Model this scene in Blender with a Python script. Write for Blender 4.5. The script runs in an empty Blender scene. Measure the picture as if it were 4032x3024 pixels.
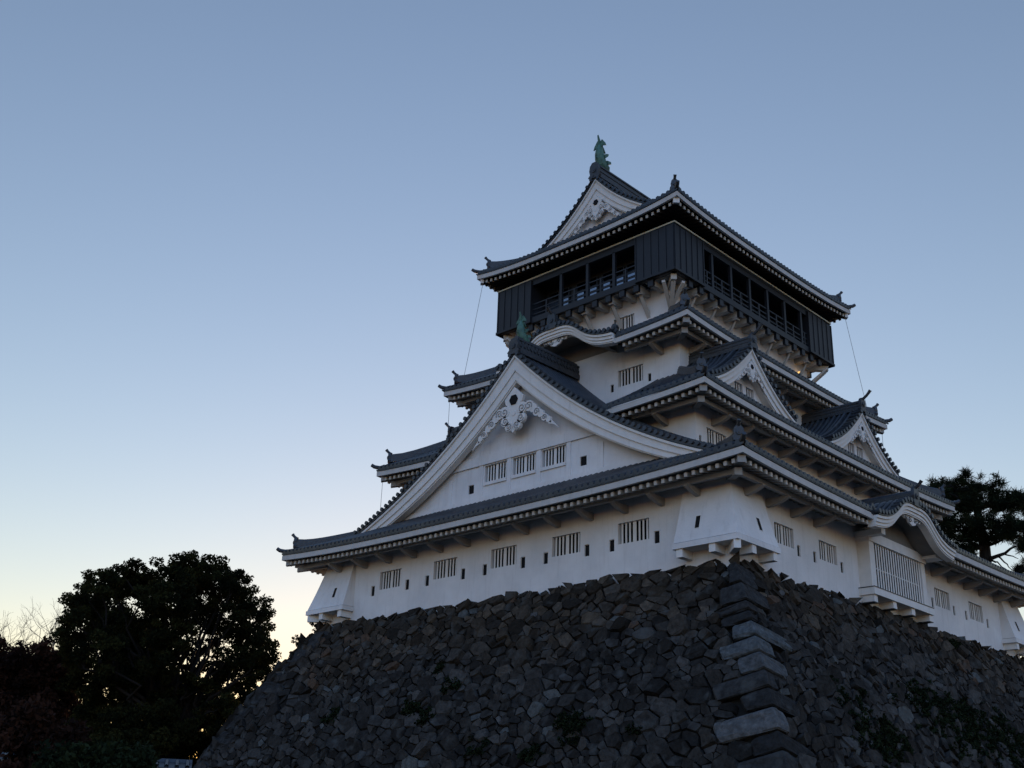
import bpy, bmesh, math, random
import numpy as np
from mathutils import Matrix, Vector
R_ = math.radians
random.seed(7)
sc = bpy.context.scene
col = sc.collection

# ------------------------------------------------------------------ camera
cam = bpy.data.cameras.new('camera')
cam_ob = bpy.data.objects.new('camera', cam)
col.objects.link(cam_ob)
sc.camera = cam_ob
cam.sensor_width = 36.0
cam.lens = 40.327
cam.clip_start, cam.clip_end = 0.5, 6000
CAM = (24.6017, -38.1959, -11.1143)
_fw = (-0.64462589, 0.66325735, 0.38019356)
_rt = (0.72595659, 0.6869756, 0.03242769)
_up = (0.2396758, -0.29690775, 0.9243383)
cam_ob.matrix_world = Matrix(((_rt[0], _up[0], -_fw[0], CAM[0]), (_rt[1], _up[1], -_fw[1], CAM[1]),
                              (_rt[2], _up[2], -_fw[2], CAM[2]), (0, 0, 0, 1)))
# ------------------------------------------------------------------ sky, sun, exposure
SUN_EL, SUN_ROT = 1.47, -45.0
world = bpy.data.worlds.new('World')
sc.world = world
world.use_nodes = True
wn = world.node_tree
bg = wn.nodes['Background']
sky = wn.nodes.new('ShaderNodeTexSky')
sky.sky_type = 'NISHITA'
sky.sun_disc = False
sky.sun_elevation = R_(SUN_EL)
sky.sun_rotation = R_(SUN_ROT)
sky.altitude = 2050
sky.air_density = 1.61
sky.dust_density = 0.73
sky.ozone_density = 2.06
tint = wn.nodes.new('ShaderNodeMix')
tint.data_type = 'RGBA'
tint.blend_type = 'MULTIPLY'
tint.inputs[0].default_value = 1
tint.inputs[7].default_value = (1.045, 0.945, 1.0, 1)      # the camera's white balance
wn.links.new(sky.outputs[0], tint.inputs[6])
# added fill: sky away from the sunset boosted brighter and bluer to light the walls
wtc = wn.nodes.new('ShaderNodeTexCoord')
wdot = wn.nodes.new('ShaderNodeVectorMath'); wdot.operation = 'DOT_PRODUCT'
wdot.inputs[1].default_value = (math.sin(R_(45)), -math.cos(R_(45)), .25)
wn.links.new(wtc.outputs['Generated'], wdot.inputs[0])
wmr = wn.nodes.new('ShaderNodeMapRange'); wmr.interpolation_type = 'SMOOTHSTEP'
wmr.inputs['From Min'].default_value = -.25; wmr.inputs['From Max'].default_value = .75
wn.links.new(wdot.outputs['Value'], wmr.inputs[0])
east_fill = wn.nodes.new('ShaderNodeMix'); east_fill.data_type = 'RGBA'; east_fill.blend_type = 'MULTIPLY'
east_fill.inputs[7].default_value = (1.45, 1.85, 2.55, 1)
wn.links.new(wmr.outputs[0], east_fill.inputs[0]); wn.links.new(tint.outputs[2], east_fill.inputs[6])
wn.links.new(east_fill.outputs[2], bg.inputs[0])
bg.inputs[1].default_value = 0.10
sun = bpy.data.lights.new('sun', 'SUN')
sun.energy = 0.25
sun.angle = R_(0.5)
sun.color = (1.0, 0.62, 0.35)
sun_ob = bpy.data.objects.new('sun', sun)
col.objects.link(sun_ob)
_az = R_(90) - R_(SUN_ROT)
_sd = Vector((math.cos(_az) * math.cos(R_(SUN_EL)), math.sin(_az) * math.cos(R_(SUN_EL)), math.sin(R_(SUN_EL))))
sun_ob.rotation_euler = _sd.to_track_quat('Z', 'Y').to_euler()
sun_ob.location = (-60, 90, 40)
sc.view_settings.view_transform = 'Standard'
sc.view_settings.look = 'None'
sc.view_settings.gamma = 1
sc.view_settings.exposure = 2.58
sc.render.engine = 'CYCLES'
sc.cycles.max_bounces = 6
sc.cycles.diffuse_bounces = 4
sc.cycles.use_denoising = True

# ------------------------------------------------------------------ materials
def mat(name, base, rough=0.8, var=0.0, scale=3.0, bump=0.0, bscale=20.0, spec=0.3, stain=0.0, attr=None, col2=None, metal=0.0):
    m = bpy.data.materials.new(name)
    m.use_nodes = True
    nt = m.node_tree
    L = nt.links.new
    p = nt.nodes['Principled BSDF']
    p.inputs['Roughness'].default_value = rough
    p.inputs['Specular IOR Level'].default_value = spec
    p.inputs['Metallic'].default_value = metal
    tc = nt.nodes.new('ShaderNodeNewGeometry')
    pos = tc.outputs['Position']
    if attr:
        a = nt.nodes.new('ShaderNodeAttribute'); a.attribute_name = attr
        c = a.outputs['Color']
    else:
        a = nt.nodes.new('ShaderNodeRGB'); a.outputs[0].default_value = (*base, 1)
        c = a.outputs[0]
    if var > 0:
        n = nt.nodes.new('ShaderNodeTexNoise')
        n.inputs['Scale'].default_value = scale; n.inputs['Detail'].default_value = 6; n.inputs['Roughness'].default_value = .65
        L(pos, n.inputs['Vector'])
        mr = nt.nodes.new('ShaderNodeMapRange')
        mr.inputs['From Min'].default_value = .25; mr.inputs['From Max'].default_value = .75
        mr.inputs['To Min'].default_value = 1 - var; mr.inputs['To Max'].default_value = 1 + var * .6
        L(n.outputs[0], mr.inputs[0])
        mx = nt.nodes.new('ShaderNodeMix'); mx.data_type = 'RGBA'; mx.blend_type = 'MULTIPLY'; mx.inputs[0].default_value = 1
        L(c, mx.inputs[6]); L(mr.outputs[0], mx.inputs[7]); c = mx.outputs[2]
    if col2 is not None:
        n = nt.nodes.new('ShaderNodeTexNoise'); n.inputs['Scale'].default_value = scale * .35; n.inputs['Detail'].default_value = 5
        L(pos, n.inputs['Vector'])
        mr = nt.nodes.new('ShaderNodeMapRange'); mr.inputs['From Min'].default_value = .54; mr.inputs['From Max'].default_value = .72; mr.inputs['To Max'].default_value = .8
        L(n.outputs[0], mr.inputs[0])
        mx = nt.nodes.new('ShaderNodeMix'); mx.data_type = 'RGBA'
        mx.inputs[7].default_value = (*col2, 1)
        L(mr.outputs[0], mx.inputs[0]); L(c, mx.inputs[6]); c = mx.outputs[2]
    if stain > 0:      # rain streaks, long in z
        mp = nt.nodes.new('ShaderNodeMapping'); mp.inputs['Scale'].default_value = (2.6, 2.6, .22)
        L(pos, mp.inputs['Vector'])
        n = nt.nodes.new('ShaderNodeTexNoise'); n.inputs['Scale'].default_value = 1.6; n.inputs['Detail'].default_value = 7; n.inputs['Roughness'].default_value = .7
        L(mp.outputs[0], n.inputs['Vector'])
        mr = nt.nodes.new('ShaderNodeMapRange'); mr.inputs['From Min'].default_value = .53; mr.inputs['From Max'].default_value = .78
        mr.inputs['To Min'].default_value = 0; mr.inputs['To Max'].default_value = stain
        L(n.outputs[0], mr.inputs[0])
        mx = nt.nodes.new('ShaderNodeMix'); mx.data_type = 'RGBA'; mx.inputs[7].default_value = (.22, .20, .17, 1)
        L(mr.outputs[0], mx.inputs[0]); L(c, mx.inputs[6]); c = mx.outputs[2]
    L(c, p.inputs['Base Color'])
    if bump > 0:
        n = nt.nodes.new('ShaderNodeTexNoise'); n.inputs['Scale'].default_value = bscale; n.inputs['Detail'].default_value = 6
        L(pos, n.inputs['Vector'])
        b = nt.nodes.new('ShaderNodeBump'); b.inputs['Strength'].default_value = bump; b.inputs['Distance'].default_value = .05
        L(n.outputs[0], b.inputs['Height']); L(b.outputs[0], p.inputs['Normal'])
    return m

M = {
    'plaster': mat('white_plaster', (.71, .70, .685), .9, .17, .45, .15, 9, .2, .26),
    'trim': mat('white_painted_trim', (.72, .70, .66), .85, .10, 2.0, .06, 20, .2, .22),
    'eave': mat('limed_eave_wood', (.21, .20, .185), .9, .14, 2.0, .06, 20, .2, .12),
    'fascia': mat('weathered_fascia_paint', (.52, .505, .475), .85, .16, 1.6, .06, 20, .2, .3),
    'bracket': mat('limed_bracket_wood', (.33, .32, .30), .9, .14, 2.0, .06, 20, .2, .12),
    'joist': mat('limed_joist_wood', (.50, .475, .43), .9, .14, 2.0, .06, 20, .2, .12),
    'tile': mat('grey_roof_tile', (.030, .036, .043), .34, .6, 2.6, .10, 30, .5, 0, None, (.06, .062, .058)),
    'ridge': mat('grey_ridge_tile', (.040, .046, .053), .45, .4, 5.0, .5, 16, .45),
    'black': mat('black_lacquered_wood', (.010, .012, .016), .45, .3, 5.0, .08, 12, .4),
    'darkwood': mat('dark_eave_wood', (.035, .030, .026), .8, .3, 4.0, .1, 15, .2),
    'void': mat('dark_opening', (.006, .006, .007), .9),
    'bronze': mat('green_bronze', (.075, .17, .13), .6, .45, 5.0, .3, 20, .4, 0, None, (.03, .07, .06)),
    'stone': mat('castle_stone', (.08, .08, .08), .92, .7, 4.5, 1.0, 7, .15, 0, 'tone', (.062, .065, .063)),
    'groove_shade': mat('painted_groove_shade', (.30, .29, .28), .9, .1, 3, 0, 1, .1),  # darker tone on the raised spirals, painted in as the shade of carving
    'gap': mat('dark_joint', (.012, .012, .011), 1.0),
    'bark': mat('bark', (.012, .010, .008), .95, .4, 8, .6, 10),
    'wire': mat('grey_wire', (.18, .18, .18), .5),
    'brass': mat('pale_metal_strip', (.55, .52, .40), .45, .1, 4, 0, 1, .5),
    'ground': mat('gravel_ground', (.075, .07, .06), .95, .4, .6, .4, 4),
}
g = bpy.data.materials.new('window_glass'); g.use_nodes = True
_p = g.node_tree.nodes['Principled BSDF']
_p.inputs['Base Color'].default_value = (.26, .28, .31, 1); _p.inputs['Roughness'].default_value = .05; _p.inputs['Metallic'].default_value = 1.0
M['glass'] = g
def emit(name, c, s):
    m = bpy.data.materials.new(name); m.use_nodes = True
    p = m.node_tree.nodes['Principled BSDF']
    p.inputs['Base Color'].default_value = (*c, 1); p.inputs['Emission Color'].default_value = (*c, 1); p.inputs['Emission Strength'].default_value = s
    return m
M['lamp'] = emit('warm_lamp', (1, .55, .16), .28)
M['hoop'] = emit('warm_window', (1, .62, .25), .10)
def leafmat(name, c1, c2, trans=.25):
    m = bpy.data.materials.new(name); m.use_nodes = True
    nt = m.node_tree; L = nt.links.new
    p = nt.nodes['Principled BSDF']; p.inputs['Roughness'].default_value = .9; p.inputs['Specular IOR Level'].default_value = .08
    a = nt.nodes.new('ShaderNodeAttribute'); a.attribute_name = 'tone'
    mx = nt.nodes.new('ShaderNodeMix'); mx.data_type = 'RGBA'
    mx.inputs[6].default_value = (*c1, 1); mx.inputs[7].default_value = (*c2, 1)
    L(a.outputs['Fac'], mx.inputs[0]); L(mx.outputs[2], p.inputs['Base Color'])
    t = nt.nodes.new('ShaderNodeBsdfTranslucent'); L(mx.outputs[2], t.inputs[0])
    ms = nt.nodes.new('ShaderNodeMixShader'); ms.inputs[0].default_value = trans
    L(p.outputs[0], ms.inputs[1]); L(t.outputs[0], ms.inputs[2])
    L(ms.outputs[0], nt.nodes['Material Output'].inputs[0])
    return m
M['leaf'] = leafmat('evergreen_leaf', (.006, .009, .004), (.036, .038, .012), .38)
M['redleaf'] = leafmat('russet_leaf', (.010, .006, .005), (.048, .022, .014))
M['needle'] = leafmat('pine_needle', (.006, .011, .006), (.022, .030, .013), .1)
M['ivy'] = leafmat('ivy_leaf', (.006, .011, .005), (.018, .027, .011), .12)
M['twig'] = mat('pale_twig', (.10, .085, .075), .9)

# ------------------------------------------------------------------ mesh helpers
class MB:
    """collects shapes into ONE mesh object"""
    def __init__(s): s.v = []; s.f = []; s.m = []; s.t = None; s.tones = []
    def add(s, vs, fs, mi=0, tone=None):
        o = len(s.v); s.v += [tuple(map(float, p)) for p in vs]
        for f in fs:
            s.f.append(tuple(i + o for i in f)); s.m.append(mi); s.tones.append(tone)
    def hexa(s, p, mi=0):      # p: 8 points, bottom 4 then top 4
        s.add(p, [(0, 3, 2, 1), (4, 5, 6, 7), (0, 1, 5, 4), (1, 2, 6, 5), (2, 3, 7, 6), (3, 0, 4, 7)], mi)
    def box(s, T, a0, a1, b0, b1, c0, c1, mi=0):
        s.hexa([T(a0, b0, c0), T(a1, b0, c0), T(a1, b1, c0), T(a0, b1, c0), T(a0, b0, c1), T(a1, b0, c1), T(a1, b1, c1), T(a0, b1, c1)], mi)
    def quad(s, a, b, c, d, mi=0): s.add([a, b, c, d], [(0, 1, 2, 3)], mi)
    def strip(s, secs, closed=True, caps=True, mi=0):      # loft through equal-size rings
        n = len(secs[0]); vs = [p for r in secs for p in r]; fs = []
        for i in range(len(secs) - 1):
            for j in range(n if closed else n - 1):
                k = (j + 1) % n
                fs.append((i * n + j, i * n + k, (i + 1) * n + k, (i + 1) * n + j))
        if caps and closed:
            fs.append(tuple(range(n))[::-1]); fs.append(tuple((len(secs) - 1) * n + j for j in range(n)))
        s.add(vs, fs, mi)
    def tube(s, pts, rad, n=6, mi=0, caps=True):
        pts = [Vector(p) for p in pts]
        rads = rad if hasattr(rad, '__len__') else [rad] * len(pts)
        secs = []; up = None
        for i, p in enumerate(pts):
            d = (pts[min(i + 1, len(pts) - 1)] - pts[max(i - 1, 0)])
            d = d.normalized() if d.length > 1e-9 else Vector((0, 0, 1))
            if up is None: up = Vector((0, 0, 1)) if abs(d.z) < .9 else Vector((1, 0, 0))
            x = d.cross(up)
            if x.length < 1e-6: x = d.cross(Vector((0, 1, 0)))
            x.normalize(); y = x.cross(d); up = y
            secs.append([p + (x * math.cos(2 * math.pi * k / n) + y * math.sin(2 * math.pi * k / n)) * rads[i] for k in range(n)])
        s.strip(secs, True, caps, mi)
    def prism(s, T, poly, b0, b1, mi=0):     # poly in (a,c), extruded in b
        n = len(poly)
        vs = [T(a, b0, c) for a, c in poly] + [T(a, b1, c) for a, c in poly]
        fs = [tuple(range(n)), tuple(range(n, 2 * n))[::-1]] + [(i, (i + 1) % n, n + (i + 1) % n, n + i) for i in range(n)]
        s.add(vs, fs, mi)
    def disc(s, T, a, c, r, b0, b1, n=12, mi=0):
        s.prism(T, [(a + r * math.cos(2 * math.pi * i / n), c + r * math.sin(2 * math.pi * i / n)) for i in range(n)], b0, b1, mi)
    def build(s, name, mats, parent=None, label=None, smooth=False, recalc=True):
        me = bpy.data.meshes.new(name)
        me.from_pydata(s.v, [], s.f)
        if not isinstance(mats, (list, tuple)): mats = [mats]
        for m in mats: me.materials.append(m)
        me.polygons.foreach_set('material_index', s.m)
        if any(t is not None for t in s.tones):
            at = me.attributes.new('tone', 'FLOAT_COLOR', 'FACE')
            arr = np.ones((len(s.f), 4), dtype=np.float32)
            for i, t in enumerate(s.tones):
                if t is None: continue
                arr[i, :3] = t
            at.data.foreach_set('color', arr.ravel())
        if recalc:
            bm = bmesh.new(); bm.from_mesh(me); bmesh.ops.recalc_face_normals(bm, faces=bm.faces); bm.to_mesh(me); bm.free()
        if smooth: me.polygons.foreach_set('use_smooth', [True] * len(me.polygons))
        me.update()
        o = bpy.data.objects.new(name, me); col.objects.link(o)
        if parent is not None: o.parent = parent
        if label: o['label'] = label
        return o

def empty(name, label, cat, group=None):
    o = bpy.data.objects.new(name, None); col.objects.link(o); o.empty_display_size = .5
    o['label'] = label; o['category'] = cat
    if group: o['group'] = group
    return o
def tag(o, label=None, cat=None, kind=None, group=None):
    if label: o['label'] = label
    if cat: o['category'] = cat
    if kind: o['kind'] = kind
    if group: o['group'] = group
    return o
def frames(cx, cy, a, b):
    """four eave/wall frames of a rectangle: T(s along, d inward, z), half length"""
    return {'front': (lambda s, d, z: (cx + s, cy - b + d, z), a), 'right': (lambda s, d, z: (cx + a - d, cy + s, z), b),
            'back': (lambda s, d, z: (cx - s, cy + b - d, z), a), 'left': (lambda s, d, z: (cx - a + d, cy - s, z), b)}
def lin(a, b, n): return [a + (b - a) * i / (n - 1) for i in range(n)]

CX, CY, CY1 = -13.0, 14.05, 14.5
keep = empty('castle_keep', 'white plastered castle keep with stacked tiled roofs and a black top storey', 'castle')
# ------------------------------------------------------------------ walls and their openings
def wall_sheet(mb, T, s0, s1, z0, z1, holes, depth=.26):
    S = sorted({s0, s1, *[h[0] for h in holes], *[h[1] for h in holes]})
    Z = sorted({z0, z1, *[h[2] for h in holes], *[h[3] for h in holes]})
    for i in range(len(S) - 1):
        for j in range(len(Z) - 1):
            a, b, c, d = S[i], S[i + 1], Z[j], Z[j + 1]
            if any(h[0] < (a + b) / 2 < h[1] and h[2] < (c + d) / 2 < h[3] for h in holes): continue
            mb.quad(T(a, 0, c), T(b, 0, c), T(b, 0, d), T(a, 0, d))
    for a, b, c, d in holes:
        mb.quad(T(a, 0, c), T(b, 0, c), T(b, depth, c), T(a, depth, c)); mb.quad(T(a, 0, d), T(b, 0, d), T(b, depth, d), T(a, depth, d))
        mb.quad(T(a, 0, c), T(a, 0, d), T(a, depth, d), T(a, depth, c)); mb.quad(T(b, 0, c), T(b, 0, d), T(b, depth, d), T(b, depth, c))
def window(T, h, parent, n=7, name='window', wide=True):
    a, b, c, d = h
    m = MB(); m.box(T, a - .02, b + .02, .262, .30, c - .02, d + .02)
    w = m.build(name, M['void'], parent)
    k = MB(); wd = b - a
    # bars: thin ones and, in the middle, one broad one
    units = [1.0] * n
    if wide and n % 2: units[n // 2] = 2.1
    gap = 1.35
    tot = sum(units) + gap * (n + 1); u = wd / tot; x = a + gap * u
    for q in units:
        k.box(T, x, x + q * u, .10, .122, c + .001, d - .001); x += (q + gap) * u
    k.build('window_bars', M['trim'], w)
    return w
def loophole(T, h, parent, name='loophole'):
    a, b, c, d = h
    m = MB()
    m.box(T, a - .01, b + .01, .062, .15, c - .01, d + .01, 0)
    f = .015
    for q in ((a, a + f, c, d), (b - f, b, c, d), (a + f, b - f, d - f, d), (a + f, b - f, c, c + f)):
        m.box(T, q[0], q[1], .03, .061, q[2], q[3], 1)
    return m.build(name, [M['void'], M['trim']], parent)
def storey(cx, cy, a, b, z0, z1, wins, loops, ledge=True, nbars=7):
    """wins/loops: {side: [(s0,s1,z0,z1)]}"""
    F = frames(cx, cy, a, b)
    m = MB()
    for sd, (T, L) in F.items():
        wall_sheet(m, T, -L, L, z0, z1, wins.get(sd, []) + loops.get(sd, []))
        if ledge:
            zl = ledge if ledge is not True else z0 + .5
            m.box(T, -L - .05, L + .05, -.05, .02, z0, zl)
    w = m.build('wall', M['plaster'], keep)
    for sd, (T, L) in F.items():
        for h in wins.get(sd, []): window(T, h, keep, nbars if (h[1] - h[0]) > 1.0 else 3)
        for h in loops.get(sd, []): loophole(T, h, keep)
    return F

# storey 1 : front wall coordinates are x, side wall coordinates are y
fx = lambda x, w: (x - w / 2 - CX, x + w / 2 - CX)
sy = lambda y, w, cy: (y - w / 2 - cy, y + w / 2 - cy)
W1F = [(*fx(x, 1.68), 1.5, 2.43) for x in (-20.83, -16.70, -12.68, -8.77, -4.94)]
L1F = [(*fx(x, .29), 1.24, 1.78) for x in (-22.19, -19.49, -17.99, -15.41, -13.92, -11.42, -10.0, -7.54, -6.13, -3.70)]
W1S = [(*sy(y, 1.56, CY1), 1.43, 2.31) for y in (4.05, 7.76)] + [(*sy(y, 1.72, CY1), 1.33, 2.27) for y in (19.4, 23.55)]
L1S = [(*sy(y, .26, CY1), 1.18, 1.67) for y in (5.2, 6.55, 8.96, 18.2, 20.72, 22.2, 24.96)]
storey(CX, CY1, 13.0, 14.5, -.9, 4.3, {'front': W1F, 'right': W1S}, {'front': L1F, 'right': L1S}, ledge=False)
W2S = [(*sy(y, w, CY), 6.72, 7.54) for y, w in ((4.62, 1.62), (12.3, 1.55), (16.0, 1.4), (20.0, 1.5))]
storey(CX, CY, 9.42, 11.11, 5.5, 9.3, {'right': W2S}, {'right': [(*sy(3.3, .2, CY), 6.6, 6.98)]}, ledge=False)
W3F = [(*fx(x, 1.62), 11.65, 12.58) for x in (-9.2, -16.8)]
L3F = [(*fx(x, .22), 11.48, 11.92) for x in (-10.42, -7.98)] + [(*fx(x, .72), 14.02, 14.28) for x in (-12.62, -13.62)]
storey(CX, CY, 6.94, 8.68, 10.6, 14.75, {'front': W3F, 'right': [(*sy(y, 1.6, CY), 11.9, 12.7) for y in (14.0,)]}, {'front': L3F}, ledge=11.25)
W4F = [(*fx(x, 1.42), 15.75, 16.6) for x in (-10.85, -15.15)]
storey(CX, CY, 5.3, 7.1, 15.0, 17.75, {'front': W4F}, {}, ledge=False)

# flared stone-drop boxes at the storey 1 corners
def machicolation(cx_, cy_, ax, ay, with_loop=True):
    """corner at (cx_,cy_), outward along ax (x sign) and ay (y sign)"""
    P = lambda u, v, z: (cx_ + ax * u, cy_ + ay * v, z)     # u,v outward positive
    m = MB()
    e = .006
    zt, zb = 3.55, .86
    ut, ub, Lt, Lb = .05, .74, -2.2, -2.32
    # outer skin: L-shaped ring at top and bottom
    top = [(ut, ut), (ut, Lt), (-.02, Lt), (-.02, -.02), (Lt, -.02), (Lt, ut)]
    bot = [(ub, ub), (ub, Lb), (-.02, Lb), (-.02, -.02), (Lb, -.02), (Lb, ub)]
    n = 7; secs = []
    for i in range(n):
        t = i / (n - 1); k = t * .82 + .18 * t * t
        secs.append([P(a[0] + (b[0] - a[0]) * k, a[1] + (b[1] - a[1]) * k, zt + (zb - zt) * t) for a, b in zip(top, bot)])
    m.strip(secs)
    r = .05
    slab = [(ub + r, ub + r), (ub + r, Lb - r), (-.02, Lb - r), (-.02, -.02), (Lb - r, -.02), (Lb - r, ub + r)]
    m.strip([[P(a, b, z) for a, b in slab] for z in (zb - .26, zb - .03)])
    o = m.build('machicolation', M['plaster'], keep)
    for (u0, u1, v0, v1) in ((-.02, ub - .02, -.62, -.32), (-.02, ub - .02, Lb + .12, Lb + .42), (-.62, -.32, -.02, ub - .02), (Lb + .12, Lb + .42, -.02, ub - .02)):
        b = MB(); b.hexa([P(u0, v0, .26), P(u1, v0, .26), P(u1, v1, .26), P(u0, v1, .26), P(u0, v0, .598), P(u1, v0, .598), P(u1, v1, .598), P(u0, v1, .598)])
        b.build('bracket', M['trim'], o)
    # diagonal bracket
    b = MB(); q = Vector((ax, ay, 0)).normalized(); s_ = Vector((-q.y, q.x, 0)) * .14; c0 = Vector((cx_, cy_, 0)); c1 = c0 + Vector((ax, ay, 0)) * (ub - .05)
    b.hexa([tuple(c + k + Vector((0, 0, z))) for z in (.25, .596) for c, k in ((c0, s_), (c1, s_), (c1, -s_), (c0, -s_))]); b.build('bracket', M['trim'], o)
    # slanting loopholes
    for swap in (0, 1):
        for lp in (-1.25,):
            l = MB()
            Q = (lambda a, b, z: P(b, a, z)) if swap else P
            off = lambda z: ut + (ub - ut) * ((zt - z) / (zt - zb)) * (.82 + .18 * (zt - z) / (zt - zb))
            z0, z1 = 1.35, 1.95
            for dz, d0, mi, w in ((0, .012, 0, .14), (.035, .02, 1, .10)):
                l.hexa([Q(lp - w, off(z0 + dz) - .05, z0 + dz), Q(lp + w, off(z0 + dz) - .05, z0 + dz), Q(lp + w, off(z0 + dz) + d0, z0 + dz), Q(lp - w, off(z0 + dz) + d0, z0 + dz),
                        Q(lp - w, off(z1 - dz) - .05, z1 - dz), Q(lp + w, off(z1 - dz) - .05, z1 - dz), Q(lp + w, off(z1 - dz) + d0, z1 - dz), Q(lp - w, off(z1 - dz) + d0, z1 - dz)], mi)
            l.build('loophole', [M['trim'], M['void']], o)
machicolation(0, 0, 1, -1)
machicolation(-26, 0, -1, -1)
machicolation(0, 29, 1, 1)

# ------------------------------------------------------------------ tiled roofs
H0 = .44            # tile surface above the fascia's lower edge
ROW = .335
def cap(m, p, d, r=.1, th=.05):
    """round end tile at p facing along d"""
    d = Vector(d).normalized(); m.tube([Vector(p) - d * th, Vector(p) + d * .012], r, 8)
def tile_row(m, pts, up, side, r=.092):
    """half-round cover tiles along pts"""
    secs = []
    for p in pts:
        p = Vector(p)
        secs.append([p + side * (r * math.cos(a)) + up * (r * math.sin(a) * 1.3) for a in (math.pi, math.pi * .72, math.pi * .5, math.pi * .28, 0)])
    m.strip(secs, closed=False, caps=False)
def ornament(m, p, out, w=.46, h=.62, stick=.75):
    """ridge-end tile: a shouldered plate with a boss and an upturned round stick"""
    p = Vector(p); out = Vector(out); out.z = 0; out.normalize(); sx = Vector((-out.y, out.x, 0))
    T = lambda a, b, c: tuple(p + sx * a + out * b + Vector((0, 0, c)))
    poly = [(-.5 * w, -.12), (-.62 * w, .0), (-.42 * w, .14), (-.5 * w, .34 * h + .1), (-.42 * w, .8 * h), (-.2 * w, h), (.2 * w, h), (.42 * w, .8 * h), (.5 * w, .34 * h + .1), (.42 * w, .14), (.62 * w, 0), (.5 * w, -.12)]
    m.prism(T, poly, -.1, .06)
    m.disc(T, 0, .42 * h, .19 * w + .03, .06, .11, 10)
    m.disc(T, 0, .42 * h, .1 * w, .11, .13, 8)
    if stick:
        pts = [T(0, -.15 + stick * t * .95, h * .86 + stick * .55 * t * t + .05 * t) for t in lin(0, 1, 6)]
        m.tube(pts, [.078] * 5 + [.095], 8)
def ridge_strip(m, pts, w=.16, h=.34, base=-.08):
    """stacked ridge tiles with a round top along pts (the roof line)"""
    pts = [Vector(p) for p in pts]; secs = []
    for i, p in enumerate(pts):
        d = pts[min(i + 1, len(pts) - 1)] - pts[max(i - 1, 0)]; d.z = 0; d.normalize(); x = Vector((-d.y, d.x, 0)); z = Vector((0, 0, 1))
        prof = [(-w * 1.15, base), (-w * 1.15, h * .30), (-w, h * .32), (-w, h * .62), (-w * .8, h * .64), (-w * .8, h * .8), (-w * .45, h * .97), (0, h * 1.04),
                (w * .45, h * .97), (w * .8, h * .8), (w * .8, h * .64), (w, h * .62), (w, h * .32), (w * 1.15, h * .30), (w * 1.15, base)]
        secs.append([p + x * a + z * c for a, c in prof])
    m.strip(secs)

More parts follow.
